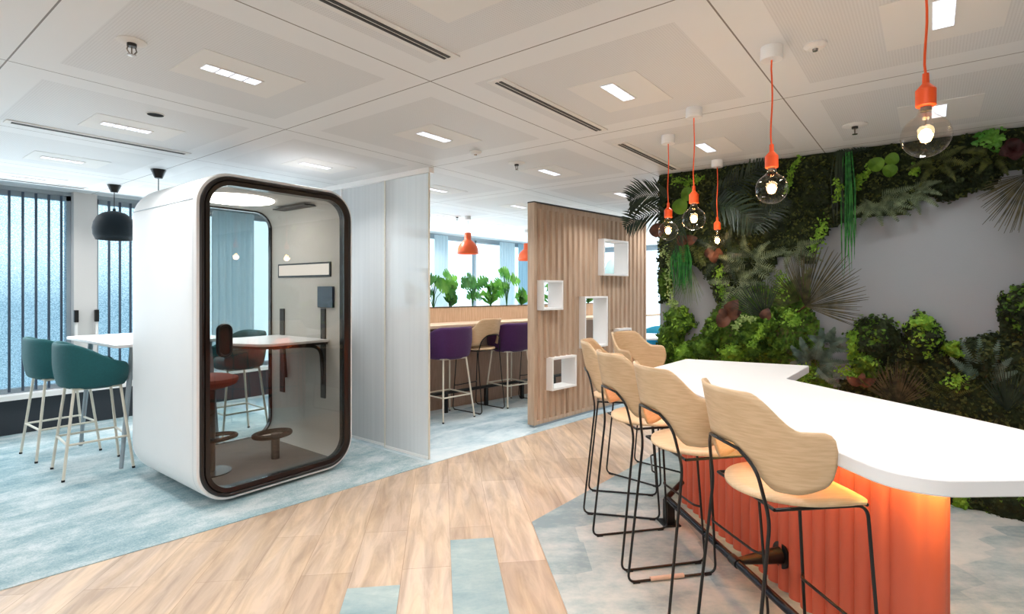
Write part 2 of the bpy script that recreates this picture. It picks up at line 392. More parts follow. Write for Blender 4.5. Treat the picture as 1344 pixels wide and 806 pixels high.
# ---------- ceiling fittings ----------
XS = [-0.08, 1.26, 2.61, 4.02, 5.45, 6.8, 8.15, 9.5]
YS = [-1.38, -0.04, 1.30, 2.67, 4.08, 5.5, 6.7]
def ceil_light():
    t = thing('ceiling_light', '', 'ceiling light')
    MB().box(-0.21, 0.27, -0.19, 0.19, -0.002, 0.0).build('plate', 'plate', t)
    MB().box(-0.138, 0.138, -0.038, 0.038, -0.006, -0.002).build('surround', 'plate', t)
    for k in range(4):
        x = -0.133+0.067*k
        MB().box(x, x+0.058, -0.033, 0.033, -0.008, -0.006).build('lamp_cell', 'cell', t)
    ld = bpy.data.lights.new('lamp_light', 'AREA'); ld.shape = 'RECTANGLE'; ld.size = 0.34; ld.size_y = 0.1; ld.energy = 8; ld.spread = math.radians(130)
    lo = bpy.data.objects.new('lamp_light', ld); C.objects.link(lo); lo.location = (0, 0, -0.02); lo.parent = t
    return t
cl = ceil_light(); first = True
def px_of(X, Y, Z):
    d = X*ct+Y*st; l = X*st-Y*ct
    return (672+FPX*l/d, 380-FPX*(Z-CAMH)/d, d) if d > 0.15 else (-9999, 0, d)
SPL = {(1.26, 2.67): 'four-cell ceiling light above the white booth, near the large sprinkler',
       (2.61, 2.67): 'four-cell ceiling light in the panel above the hanging sheer screen',
       (2.61, 1.30): 'four-cell ceiling light between the long air slot and the nearest white lamp canopies',
       (2.61, -0.04): 'four-cell ceiling light at the top right beside the nearest orange cord',
       (4.02, -0.04): 'four-cell ceiling light seen just behind the nearest orange pendant bulb',
       (4.02, 1.30): 'four-cell ceiling light behind the cords of the far orange pendants',
       (4.02, 2.67): 'four-cell ceiling light in front of the slatted partition, beside a sprinkler',
       (5.45, 2.67): 'four-cell ceiling light over the far top corner of the slatted partition',
       (1.26, 4.08): 'four-cell ceiling light beside the black downlight at upper left',
       (1.26, 5.5): 'four-cell ceiling light near the window, before the dome pendant'}
for X in XS:
    for Y in YS:
        px, py, d = px_of(X, Y, CEIL)
        if abs(X-4.02) < .1 and False: continue
        if X > 5 and Y < 1: continue
        if (px < -40 or px > 1380 or py < -30) and not (X < 3.5 and Y < 3): continue
        if 5.4 < Y and X > 8.5: continue
        t = cl if first else dup(cl, (0, 0, 0))
        first = False; t.location = (X, Y, CEIL)
        vis = 0 <= px <= 1344 and 0 <= py <= 380
        t['label'] = SPL.get((X, Y)) or ('white four-cell ceiling light, %s from the %s' % (
            ['nearest', 'second', 'third', 'fourth', 'fifth', 'sixth', 'seventh', 'eighth'][XS.index(X)]+' row',
            ['right', 'right by one bay', 'right by two bays', 'middle', 'left by two bays', 'left by one bay', 'window side'][YS.index(Y)]))
        t['group'] = 'recessed ceiling lights'
def vent(x0, x1, y0, y1, label):
    t = thing('ceiling_vent', label, 'vent', ((x0+x1)/2, (y0+y1)/2, CEIL), group='linear air slots in the ceiling')
    hx, hy = (x1-x0)/2, (y1-y0)/2
    MB().box(-hx-0.03, hx+0.03, -hy-0.03, hy+0.03, -0.005, 0).build('frame', 'plate', t)
    MB().box(-hx, hx, -hy, -0.004, -0.008, -0.004).build('slot', 'grille', t)
    MB().box(-hx, hx, 0.006, hy, -0.008, -0.004).build('slot', 'grille', t)
vent(0.72, 1.75, 1.69, 1.73, 'long dark air slot at the top edge, nearest over the white booth')
vent(2.11, 3.15, 1.69, 1.73, 'dark air slot in the ceiling left of the nearest lit pendant')
vent(3.54, 4.57, 1.73, 1.77, 'dark air slot in the ceiling beside the leftmost small pendant cord')
vent(0.78, 1.77, 4.50, 4.53, 'thin grey air slot beside the downlight at upper left')
vent(0.5, 1.75, 6.88, 6.91, 'thin air slot right above the barred window at far left')
def sprinkler(x, y, label, s=1.0):
    X, Y = on_z(x, y, CEIL)
    t = thing('sprinkler', label, 'sprinkler', (X, Y, CEIL), group='sprinklers on the ceiling')
    MB().lathe((0, 0, 0), [(0, 0), (0.07*s, 0), (0.07*s, -0.004), (0.045*s, -0.01), (0, -0.011)], 28).build('rose', 'plate', t)
    MB().lathe((0, 0, 0), [(0, -0.01), (0.018, -0.011), (0.018, -0.024), (0.0, -0.025)], 14).build('socket', 'brown_black', t)
    b = MB(); b.tube([(0.012, 0, -0.02), (0.018, 0, -0.04), (0.006, 0, -0.058)], 0.003, 6); b.tube([(-0.012, 0, -0.02), (-0.018, 0, -0.04), (-0.006, 0, -0.058)], 0.003, 6)
    b.tube([(0, 0, -0.02), (0, 0, -0.055)], 0.003, 6); b.lathe((0, 0, 0), [(0, -0.056), (0.016, -0.057), (0.016, -0.060), (0, -0.061)], 14)
    b.build('deflector', 'chrome', t)
sprinkler(173, 54, 'chrome sprinkler on a round white rose at upper left ceiling', 0.78)
sprinkler(678, 214, 'sprinkler on the ceiling above the left end of the slatted partition')
sprinkler(1122, 164, 'sprinkler on the ceiling near the top of the green wall')
sprinkler(600, 284, 'small far sprinkler beside the nearer orange dome pendant', 0.8)
X, Y = on_z(204, 150, CEIL)
t = thing('downlight', 'small round black downlight in the ceiling at upper left', 'downlight', (X, Y, CEIL))
MB().lathe((0, 0, 0), [(0.048, 0), (0.048, -0.004), (0.043, -0.005), (0.043, -0.003)], 24).build('ring', 'plate', t)
MB().lathe((0, 0, 0), [(0.0435, -0.0045), (0.0, -0.004)], 24).build('reflector', 'matt_black', t)
for x, y, lb in ((624, 199, 'small round white detector near the middle of the ceiling'), (1070, 58, 'small round detector on the ceiling right of the big white canopy')):
    X, Y = on_z(x, y, CEIL); t = thing('ceiling_detector', lb, 'detector', (X, Y, CEIL))
    MB().lathe((0, 0, 0), [(0, 0), (0.045, 0), (0.045, -0.008), (0.03, -0.02), (0, -0.021)], 20).build('housing', 'plate', t)
    MB().lathe((0, 0, 0), [(0, -0.021), (0.012, -0.021), (0.01, -0.03), (0, -0.031)], 12).build('sensor', 'chrome', t)

# ================= PHONE BOOTH =================
BX0, BX1, BY0, BY1, BZ0, BZ1 = 1.55, 2.762, 3.79, 4.97, 0.025, 2.255
BC = ((BX0+BX1)/2, (BY0+BY1)/2)
booth = thing('phone_booth', 'white rounded phone booth with black-framed glass front on the blue carpet', 'phone booth', (BC[0], BC[1], 0))
def rrect(inset, r, n=14):
    x0, x1, z0, z1 = BX0-BC[0]+inset, BX1-BC[0]-inset, BZ0+inset, BZ1-inset
    out = []
    for cx, cz, a0 in ((x1-r, z1-r, 0), (x0+r, z1-r, 90), (x0+r, z0+r, 180), (x1-r, z0+r, 270)):
        for k in range(n+1):
            a = math.radians(a0+90*k/n); out.append((cx+r*math.cos(a), cz+r*math.sin(a)))
    return out
def loft(sections):     # sections: list of (inset, radius, y)
    return [[(x, y-BC[1], z) for x, z in rrect(i, r)] for i, r, y in sections]
def shell(sections, name, m, par):
    L_ = loft(sections); n = len(L_[0]); b = MB()
    vs = [p for s in L_ for p in s]; fs = []
    for i in range(len(L_)-1):
        for k in range(n): fs.append((i*n+k, i*n+(k+1) % n, (i+1)*n+(k+1) % n, (i+1)*n+k))
    return b.add(vs, fs).build(name, m, par, sharp=50)
R = 0.235
sh = shell([(0.03, R-0.03, BY0-0.004), (0.024, R-0.024, BY0-0.004), (0.006, R-0.006, BY0), (0, R, BY0+0.02), (0, R, BY0+0.12), (0, R, BY1-0.12), (0.006, R, BY1-0.05), (0.02, R-0.01, BY1-0.01), (0.035, R-0.02, BY1)], 'shell', 'booth_white', booth)
shell([(-0.0015, R+0.001, BY0+0.035), (-0.0015, R+0.001, BY0+0.038)], 'rim_seam', 'frame_grey', sh)
shell([(0.07, R-0.07, BY1-0.01), (0.07, R-0.07, BY0+0.05)], 'lining', 'booth_grey', booth)
fr = shell([(0.022, R-0.022, BY0+0.002), (0.024, R-0.024, BY0-0.012), (0.034, R-0.034, BY0-0.02), (0.045, R-0.045, BY0-0.018), (0.052, R-0.052, BY0-0.006), (0.056, R-0.056, BY0-0.018), (0.085, R-0.085, BY0-0.012), (0.088, R-0.088, BY0+0.05), (0.06, R-0.06, BY0+0.06)], 'front_frame', 'brown_black', booth)
shell([(0.035, R-0.02, BY1+0.001), (0.07, R-0.07, BY1+0.004), (0.085, R-0.085, BY1), (0.085, R-0.085, BY1-0.04), (0.065, R-0.065, BY1-0.04)], 'rear_frame', 'gloss_black', booth)
def pane_mesh(inset, y):
    p = rrect(inset, R-inset); n = len(p); b = MB()
    b.add([(x, y-BC[1]-0.004, z) for x, z in p]+[(x, y-BC[1]+0.004, z) for x, z in p],
          [tuple(range(n)), tuple(range(2*n-1, n-1, -1))]+[(i, n+i, n+(i+1) % n, (i+1) % n) for i in range(n)])
    return b
pane_mesh(0.086, BY0+0.005).build('front_glass', 'booth_glass', booth, sharp=20)
pane_mesh(0.084, BY1-0.02).build('rear_glass', 'rear_glass', booth, sharp=20)
# lid seams on the sides and small feet
for z, nm in ((2.10, 'lid_seam'),):
    MB().box(BX0-BC[0]-0.0012, BX0-BC[0]+0.004, BY0-BC[1]+0.05, BY1-BC[1]-0.06, 2.055, 2.059).build(nm, 'frame_grey', booth)
for a in (-1, 1):
    for b_ in (-1, 1):
        MB().lathe((a*0.38, b_*0.45, 0), [(0, 0.004), (0.03, 0.004), (0.03, 0.03), (0, 0.03)], 16).build('foot', 'black', booth)
# floor, ceiling lamp, wall fittings of the booth
MB().box(-0.44, 0.44, BY0-BC[1]+0.05, BY1-BC[1]-0.05, BZ0+0.066, BZ0+0.082).build('floor_mat', 'booth_floor', booth)
MB().box(-0.53, 0.53, BY0-BC[1]+0.03, BY0-BC[1]+0.09, BZ0+0.066, BZ0+0.07).build('threshold', 'brown_black', booth)
def W(x, y, X): p = on_x(x, y, X); return (p[0]-BC[0], p[1]-BC[1], p[2])
IX = BX1-0.07
MB().lathe((-0.05, 0.02, BZ1-0.085), [(0, 0), (0.27, 0), (0.28, 0.006), (0.28, 0.014)], 40).build('ceiling_lamp', 'booth_lamp', booth)
MB().box(0.47-0.12, 0.47, -0.3, 0.2, BZ1-0.098, BZ1-0.088).build('vent_slot', 'grille', booth)
def wallbox(xa, ya, xb, yb, t_, name, m, bevel=0.004):
    a, b = W(xa, ya, IX), W(xb, yb, IX)
    y0, y1 = sorted((a[1], b[1])); z0, z1 = sorted((a[2], b[2]))
    return MB().box(a[0]-t_, a[0]+0.005, y0, y1, z0, z1).build(name, m, booth, bevel=bevel)
wallbox(366, 347, 435, 363, 0.010, 'light_bar_frame', 'black')
wallbox(368, 349, 433, 360.5, 0.014, 'light_bar', 'strip_white', 0)
wallbox(419, 376, 439, 404, 0.02, 'control_panel', 'blue_panel')
wallbox(368.5, 405, 374, 515, 0.012, 'wall_strip', 'grille')
wallbox(422, 405, 428, 523, 0.012, 'wall_strip', 'grille')
tt = fillet_loop([(0.535, -0.38), (0.535, 0.42), (-0.02, 0.42), (-0.16, -0.02), (-0.02, -0.38)], [0.01, 0.01, 0.12, 0.15, 0.1])
MB().prism(tt, 1.022, 1.04).build('desk_top', 'table_white', booth, sharp=30)
MB().prism([(x*0.97+0.01, y*0.96) for x, y in tt], 1.0, 1.022).build('desk_underside', 'brown_black', booth, sharp=30)
for y in (-0.3, 0.28):
    b = MB(); b.tube(fillet([(0.52, y, 0.66), (0.5, y, 0.98), (0.3, y, 1.0), (0.08, y, 1.0)], 0.09), 0.014, 8); b.build('desk_bracket', 'brown_black', booth)
p = on_y(295, 447, BY0-0.05)
def stad(hw, hh, y, n=14):
    o = []
    for k in range(n+1): a = PI*k/n; o.append((p[0]-BC[0]+hw*math.cos(a), y, p[2]+hh-hw+hw*math.sin(a)))
    for k in range(n+1): a = PI+PI*k/n; o.append((p[0]-BC[0]+hw*math.cos(a), y, p[2]-hh+hw+hw*math.sin(a)))
    return o
yh = BY0-0.06-BC[1]; hb = MB(); rr_ = [stad(0.030, 0.095, yh+0.004), stad(0.034, 0.099, yh-0.006), stad(0.044, 0.110, yh-0.008), stad(0.048, 0.114, yh), stad(0.048, 0.114, yh+0.03), stad(0.042, 0.108, yh+0.036)]
nn_ = len(rr_[0]); hb.add([q for r_ in rr_ for q in r_], [(i*nn_+k, i*nn_+(k+1) % nn_, (i+1)*nn_+(k+1) % nn_, (i+1)*nn_+k) for i in range(5) for k in range(nn_)]+[tuple(range(nn_)), tuple(range(6*nn_-1, 5*nn_-1, -1))])
hb.build('door_handle', 'black', booth)
b = MB()
for z in (-0.06, 0.06): b.tube([(p[0]-BC[0], BY0-0.04-BC[1], p[2]+z), (p[0]-BC[0], BY0+0.003-BC[1], p[2]+z)], 0.012, 10)
b.build('handle_mount', 'gloss_black', booth)
# the booth's own furniture stands free inside
def foot_ring(c, z, r=0.12):
    return [(c[0]+r*math.cos(a)*(1.25 if math.cos(a) > 0 else 1), c[1]+r*0.8*math.sin(a), z) for a in [2*PI*k/24 for k in range(24)]]
BF = BZ0+0.082
t = thing('booth_stool', 'dark round stool on a single brown post at the left inside the booth', 'stool', (1.83, 4.22, BF))
MB().lathe((0, 0, 0), [(0, 0), (0.14, 0), (0.14, 0.008), (0, 0.012)], 30).build('base_plate', 'brown_black', t)
MB().lathe((0, 0, 0), [(0.032, 0.01), (0.032, 0.62), (0, 0.62)], 20).build('post', 'brown_black', t)
MB().tube(foot_ring((0.03, 0), 0.25), 0.016, 10, closed=True).build('foot_ring', 'matt_black', t)
MB().lathe((0, 0, 0), [(0, 0.62), (0.1, 0.625), (0.17, 0.65), (0.19, 0.68), (0.185, 0.70), (0.12, 0.72), (0, 0.715)], 32).build('seat', mat('seat_reflection_tint', (122, 58, 46), 0.8), t)  # red-brown reflection in the glass put into the seat colour
t = thing('booth_footrest', 'short brown post with a dark oval foot ring inside the booth', 'footrest', (2.30, 4.16, BF))
MB().lathe((0, 0, 0), [(0.034, 0), (0.034, 0.20), (0, 0.20)], 20).build('post', 'brown_black', t)
MB().tube(foot_ring((-0.04, 0), 0.2, 0.125), 0.02, 10, closed=True).build('foot_ring', 'matt_black', t)

# ================= SHEER SCREEN =================
scr = thing('hanging_screen', 'sheer white screen panels hanging from a ceiling track beside the booth', 'room divider', (3.255, 4.3, 0))
MB().box(-0.03, 0.03, -0.93, 1.1, 2.455, CEIL-0.0005).build('track', 'white', scr)
for y0, y1, x in ((-0.915, -0.34, -0.012), (-0.36, 0.35, 0.014), (0.33, 1.0, -0.012)):
    p_ = MB().box(x-0.002, x+0.002, y0, y1, 0.03, 2.455).build('screen_panel', 'sheer', scr)
    MB().box(x-0.006, x+0.006, y0, y1, 0.012, 0.035).build('bottom_bar', 'white', p_)
    b = MB()
    for y in (y0, y1): b.box(x-0.006, x+0.006, y-0.006, y+0.006, 0.012, 2.455)
    b.build('edge_bar', 'cream_metal' if y0 < -0.9 else 'white', p_)

# ================= SLATTED PARTITION =================
PA = (4.68, 3.30); PB = (6.94, 3.06); pang = math.atan2(PB[1]-PA[1], PB[0]-PA[0]); PL = math.hypot(PB[0]-PA[0], PB[1]-PA[1])
part = thing('slatted_partition', 'tall oak partition with vertical ridges and white box openings', 'partition', (PA[0], PA[1], 0), pang)
PH = 2.375
def on_part(x, y, off=0.0):     # photograph point -> (along, height) on the partition's front plane moved out by off
    dx, dy = ray_dir(x); ux, uy = math.cos(pang), math.sin(pang)
    ox, oy = PA[0]+uy*off, PA[1]-ux*off
    det = dx*(-uy)-dy*(-ux)
    t_ = (ox*(-uy)-oy*(-ux))/det
    s = ((t_*dx-ox)*ux+(t_*dy-oy)*uy)
    return s, CAMH-(y-380)*t_/FPX
BXS = [(706, 368, 739.5, 407), (761, 389, 798, 456), (786, 315, 825, 362), (718, 468, 757, 510), (806, 431, 829, 466)]
holes = []
for xa, ya, xb, yb in BXS:
    s0, z0 = on_part(xa, (ya+yb)/2, 0.0); s1, z1 = on_part(xb, (ya+yb)/2, 0.075)
    _, zt = on_part((xa+xb)/2, ya, 0.05); _, zb = on_part((xa+xb)/2, yb, 0.05)
    s1 = min(s1, PL-0.01)
    holes.append((s0, s1, zb, zt))
def in_hole(s, z0, z1, m=0.0):
    return [h for h in holes if h[0]-m < s < h[1]+m]
panel = MB(); ths = 0.07
bs = sorted({0.0, PL}|{h[0] for h in holes}|{h[1] for h in holes}); zs = sorted({0.03, PH}|{h[2] for h in holes}|{h[3] for h in holes})
for i in range(len(bs)-1):
    for j in range(len(zs)-1):
        cs, cz = (bs[i]+bs[i+1])/2, (zs[j]+zs[j+1])/2
        if any(h[0] < cs < h[1] and h[2] < cz < h[3] for h in holes): continue
        panel.box(bs[i], bs[i+1], 0.012, ths, zs[j], zs[j+1])
# ridges
nr = 22; pw = (PL-0.09)/nr
for k in range(nr):
    s0 = 0.05+k*pw; cs = s0+pw/2
    segs = [(0.075, PH-0.06)]
    for h in holes:
        if h[0]-0.012 < cs+pw*0.3 and cs-pw*0.3 < h[1]+0.012:
            ns = []
            for a, b_ in segs:
                if h[3] <= a or h[2] >= b_: ns.append((a, b_)); continue
                if h[2] > a: ns.append((a, h[2]))
                if h[3] < b_: ns.append((h[3], b_))
            segs = ns
    for a, b_ in segs:
        w0, w1 = pw*0.34, pw*0.18
        panel.add([(cs-w0, 0.012, a), (cs-w1, -0.012, a), (cs+w1, -0.012, a), (cs+w0, 0.012, a), (cs-w0, 0.012, b_), (cs-w1, -0.012, b_), (cs+w1, -0.012, b_), (cs+w0, 0.012, b_)],
                  [(0, 1, 5, 4), (1, 2, 6, 5), (2, 3, 7, 6), (0, 3, 2, 1), (4, 5, 6, 7)])
panel.build('ridged_panel', 'slat', part, sharp=20)
fm = MB(); fm.box(-0.02, 0.022, -0.012, ths+0.012, 0.03, PH); fm.box(PL-0.022, PL+0.01, -0.012, ths+0.012, 0.03, PH)
fm.box(0.022, PL-0.022, -0.010, ths+0.010, 0.03, 0.075); fm.build('edge_frame', 'slat', part, bevel=0.004)
MB().box(-0.02, PL+0.01, -0.012, ths+0.012, PH, PH+0.012).build('top_cap', 'grille', part)
MB().box(0.0, PL, 0.0, ths, 0.0045, 0.03).build('plinth', 'frame_grey', part)
for h in holes:
    s0, s1, z0, z1 = h; f_ = 0.022
    b = MB(); y0, y1 = -0.075, ths+0.06
    b.box(s0, s1, y0, y1, z0, z0+f_); b.box(s0, s1, y0, y1, z1-f_, z1); b.box(s0, s0+f_, y0, y1, z0+f_, z1-f_); b.box(s1-f_, s1, y0, y1, z0+f_, z1-f_)
    b.build('box_opening', 'white', part, bevel=0.002)

def smooth(e0, e1, x): t_ = max(0, min(1, (x-e0)/(e1-e0))); return t_*t_*(3-2*t_)
# ================= TUB STOOLS (teal, purple) =================
def tub_stool(label, fabric, group, name='bar_stool'):
    t = thing(name, label, 'bar stool', group=group)
    n = 48; P = []; levels = 8; A_ = PI*0.77
    for i in range(n+1):
        w = -1+2*i/n; a = A_*w; aw = abs(w); c_, s_ = math.cos(a), math.sin(a)
        e = 2.7; r = (abs(c_)**e+abs(s_)**e)**(-1/e)
        top = 1.045-0.16*smooth(0.30, 0.95, aw)
        top -= 0.05*max(0, (aw-0.93)/0.07)**2
        row = []
        for j in range(levels):
            v = j/(levels-1); z = 0.695+(top-0.695)*v; sc = 0.87+0.13*math.sin(min(1, v*1.7)*PI/2)
            row.append((-0.235*r*c_*sc, 0.265*r*s_*sc*(1 if c_ > 0 else 0.99), z))
        P.append(row)
    b = MB(); b.grid(P); b.build('backrest', fabric, t, sharp=70, solid=0.034, sub=1)
    o = [(-(0.205)*math.cos(a)*(1.0 if math.cos(a) > 0 else 0.98), 0.235*math.sin(a)) for a in [2*PI*k/36 for k in range(36)]]
    vs = []; rings = [(0.55, 0.675), (0.85, 0.68), (1.0, 0.705), (1.0, 0.755), (0.93, 0.785), (0.5, 0.795)]
    b = MB(); b.grid([[(x*s_, y*s_, z) for s_, z in rings] for x, y in o], closed_u=True)
    b.add([(x*0.55, y*0.55, 0.675) for x, y in o], [tuple(range(36))]); b.add([(x*0.5, y*0.5, 0.795) for x, y in o], [tuple(range(36))])
    b.build('seat', fabric, t, sharp=60)
    top = {}; bot = {}
    for a in (-1, 1):
        for c in (-1, 1):
            T_ = Vector((a*0.15, c*0.165, 0.685)); B_ = Vector((a*0.225, c*0.225, 0.006)); top[a, c] = T_; bot[a, c] = B_
            l = MB().tube([B_, T_], 0.0105, 10).build('leg', 'cream_metal', t)
            MB().lathe((B_.x, B_.y, 0), [(0, 0.0045), (0.012, 0.0045), (0.012, 0.02), (0, 0.02)], 12).build('foot_cap', 'black', l)
    b = MB(); b.tube([top[-1, -1], top[1, -1]], 0.0105, 8); b.tube([top[-1, 1], top[1, 1]], 0.0105, 8); b.tube([top[1, -1], top[1, 1]], 0.0105, 8); b.tube([top[-1, -1], top[-1, 1]], 0.0105, 8)
    b.build('seat_frame', 'cream_metal', t)
    def at(k, z): q = (z-bot[k].z)/(top[k].z-bot[k].z); return bot[k].lerp(top[k], q)
    for p0, p1, z in (((-1, -1), (1, -1), 0.27), ((-1, 1), (1, 1), 0.27), ((1, -1), (1, 1), 0.27), ((-1, -1), (-1, 1), 0.27)):
        MB().tube([at(p0, z), at(p1, z)], 0.009, 8).build('foot_bar', 'cream_metal', t)
    return t
ts = tub_stool('teal upholstered bar stool on cream legs, nearest the booth', 'teal', 'teal stools at the window table')
ts.location = (1.43, 5.40, 0); ts.rotation_euler = (0, 0, math.radians(-4))
dup(ts, (1.40, 6.17, 0), math.radians(2), 'teal upholstered bar stool farthest left, closer to the barred window', 'teal stools at the window table')
dup(ts, (2.62, 5.48, 0), math.radians(178), 'teal upholstered bar stool seen through the booth glass, across the table', 'teal stools at the window table')
ps = tub_stool('purple upholstered bar stool at the oak counter, beside the sheer screen', 'purple', 'purple stools at the oak counter')
CA = (4.61, 4.74); cang = math.radians(-10)
def cpt(s, off): return (CA[0]+s*math.cos(cang)+off*math.sin(cang), CA[1]+s*math.sin(cang)-off*math.cos(cang))
cx, cy = cpt(-0.06, 0.42)
ps.location = (4.47, 4.38, 0); ps.rotation_euler = (0, 0, cang+PI/2+0.05)
dup(ps, (5.50, 4.27, 0), cang+PI/2-0.02, 'purple upholstered bar stool at the oak counter, partly behind the slatted partition', 'purple stools at the oak counter')

# ================= PLYWOOD STOOLS =================
def ply_stool(label, group):
    t = thing('plywood_stool', label, 'bar stool', group=group)
    # seat: rounded at the back, squarer at the front
    out = []
    for k in range(64):
        a = 2*PI*k/64; c_, s_ = math.cos(a), math.sin(a)
        e = 2.0 if c_ < 0 else 3.6
        r = (abs(c_)**e+abs(s_)**e)**(-1/e)
        out.append((r*c_*0.21+0.015, r*s_*0.22))
    def sz(x, y): return 0.748+0.10*y*y-0.02*smooth(0.12, 0.24, x)
    rings = [1.0, 0.75, 0.45, 0.12]
    g = MB(); g.grid([[(x*q, y*q, sz(x*q, y*q)) for q in rings] for x, y in out], closed_u=True)
    g.add([(x*0.12, y*0.12, sz(0, 0)) for x, y in out], [tuple(range(64))])
    g.build('seat', 'ply_seat_lit', t, sharp=60, solid=0.013)
    # shell backrest: bent round the back, tall in the middle, arms low
    n = 56; m_ = 10; A = math.radians(96); P = []
    for i in range(n+1):
        w = -1+2*i/n; a = A*w; aw = abs(w)
        top = 1.115-0.115*smooth(0.36, 0.72, aw)
        bot_ = 0.928-0.135*smooth(0.16, 0.52, aw)+0.03*smooth(0.65, 0.97, aw)
        er = max(0, (aw-0.86)/0.14); h = (top-bot_)/2; mid = (top+bot_)/2
        hh = h*math.sqrt(max(0.0, 1-er**2.6)) if er < 1 else 0.012
        hh = max(hh, 0.018)
        row = []
        for j in range(m_+1):
            v = -1+2*j/m_; z = mid+v*hh
            lean = (z-0.80)*0.20
            rx = 0.215+lean; ry = 0.245+lean*0.35
            c_ = math.cos(a)
            x = -(rx*c_ if c_ > 0 else rx*c_*1.0)
            row.append((x, ry*math.sin(a)*(1.0 if c_ > 0 else 1.0-0.10*(1-math.sqrt(max(0, 1-c_*c_)))), z))
        P.append(row)
    MB().grid(P).build('backrest', 'ply', t, sharp=70, solid=0.012)
    r = 0.0062
    def leg(sgn):
        pts = [(-0.228, sgn*0.100, 0.912), (-0.200, sgn*0.165, 0.862), (-0.170, sgn*0.194, 0.70), (-0.245, sgn*0.205, 0.012), (0.235, sgn*0.205, 0.012), (0.185, sgn*0.185, 0.733), (-0.150, sgn*0.19, 0.733)]
        return fillet(pts, 0.045, 6)
    for s_ in (1, -1):
        l = MB().tube(leg(s_), r, 8).build('side_frame', 'black', t)
        for x in (-0.20, 0.19): MB().box(x-0.018, x+0.018, s_*0.205-0.008, s_*0.205+0.008, 0.0045, 0.012).build('glide', 'brown_black', l)
    arch = [(-0.228, 0.100, 0.912)]
    for k in range(13):
        y = 0.09-0.18*k/12; arch.append((-0.252+0.024*(abs(y)/0.1)**2, y, 0.924-0.012*(abs(y)/0.1)**2))
    arch.append((-0.228, -0.100, 0.912))
    MB().tube(fillet(arch, 0.01, 2), r, 8).build('back_tube', 'black', t)
    MB().tube([(0.185, -0.185, 0.733), (0.185, 0.185, 0.733)], r, 8).build('front_tube', 'black', t)
    MB().tube([(-0.152, -0.19, 0.733), (-0.152, 0.19, 0.733)], r, 8).build('rear_tube', 'black', t)
    def fx(z): return 0.235+(0.185-0.235)*(z-0.012)/(0.721)
    def fy(z): return 0.205+(0.185-0.205)*(z-0.012)/0.721
    z = 0.30
    MB().tube(fillet([(fx(z), -fy(z), z), (fx(z)-0.025, -fy(z)+0.03, z), (fx(z)-0.025, fy(z)-0.03, z), (fx(z), fy(z), z)], 0.02), 0.006, 8).build('foot_bar', 'black', t)
    return t
G1 = 'light oak plywood stools at the white bar table'
s4 = ply_stool('light plywood stool with black wire frame, nearest of those along the coral bar', G1)
s4.location = (2.19, 0.43, 0); s4.rotation_euler = (0, 0, math.radians(-46))
s3 = dup(s4, (2.53, 0.87, 0), math.radians(-41), 'plywood stool with a peach sleeve round one floor runner, second from the front')
MB().tube([(-0.125, 0.205, 0.0165), (0.055, 0.205, 0.0165)], 0.0115, 14).build('runner_sleeve', 'tag', s3)
dup(s4, (2.88, 1.26, 0), math.radians(-40), 'plywood stool between the sleeved stool and the farthest one on the aisle side')
dup(s4, (3.37, 1.65, 0), math.radians(-65), 'plywood stool at the bar table corner, seen almost side on before the partition')
dup(s4, (4.05, 1.77, 0), math.radians(-97), 'plywood stool at the far side of the bar table, showing the inside of its back')
G2 = 'plywood stools at the oak counter'
dup(s4, (5.0, 4.36, 0), cang+PI/2+0.15, 'far plywood stool with black wire frame between the two purple stools', G2)
dup(s4, (6.05, 4.15, 0), cang+PI/2, 'far plywood stool mostly hidden by the slatted partition, beyond the purple stools', G2)

# ================= BAR TABLE =================
ZT = 0.94
bt = thing('bar_table', 'white angular bar table with rounded nose on a coral ribbed base', 'table', (2.9, 0.5, 0))
top = [(3.253, 1.466), (4.03, 1.453), (4.186, 0.653), (3.49, 0.667), (2.83, -0.19), (2.57, -0.48), (2.15, -0.345), (1.88, -0.02), (1.89, 0.105)]
loop = fillet_loop(top[::-1], [0.12, 0.09, 0.2, 0.2, 0.2, 0.02, 0.03, 0.03, 0.05], 14)
loop = [(x-2.9, y-0.5) for x, y in loop]
MB().prism(loop, ZT-0.048, ZT).build('table_top', 'table_white', bt, sharp=30, bevel=0.005)
# ribbed stadium base
u = Vector((k45, k45)); nn = Vector((-k45, k45))        # along the bar / towards the stools
e0 = Vector((2.47, 0.12)); e1 = Vector((3.70, 1.35)); th = 0.20
rib = 0.082
path = []
Ltot = (e1-e0).length; nrib = int(Ltot/rib)
def ribbed(p0, p1, nrm, n, amp=0.030):
    o = []
    for k in range(n):
        for j in range(10):
            q = (k+j/10)/n; b_ = amp*(math.sin(PI*j/10))**0.6
            p_ = p0.lerp(p1, q); o.append(p_+nrm*b_)
    return o
a_side = ribbed(e1, e0, nn, nrib)
c0 = e0-nn*(th/2); arc = []
na = 3
for k in range(na):
    for j in range(10):
        q = (k+j/10)/na; a = PI*q; dirv = nn*math.cos(a)-u*math.sin(a)
        b_ = (0.008*(math.sin(PI*j/10))**0.6); arc.append(c0+dirv*(th/2+b_))
b_side = ribbed(e0-nn*th, e1-nn*th, -nn, nrib)
c1 = e1-nn*(th/2)
arc2 = [c1+(-nn*math.cos(a)+u*math.sin(a))*(th/2) for a in [PI*k/14 for k in range(1, 14)]]
loop2 = [(p_.x-2.9, p_.y-0.5) for p_ in a_side+arc+b_side+arc2][::-1]
MB().prism(loop2, 0.0045, ZT-0.050).build('ribbed_base', 'coral', bt, sharp=40)
def cp2(s_, off): q = e0+u*s_+nn*off; return (q.x-2.9, q.y-0.5)
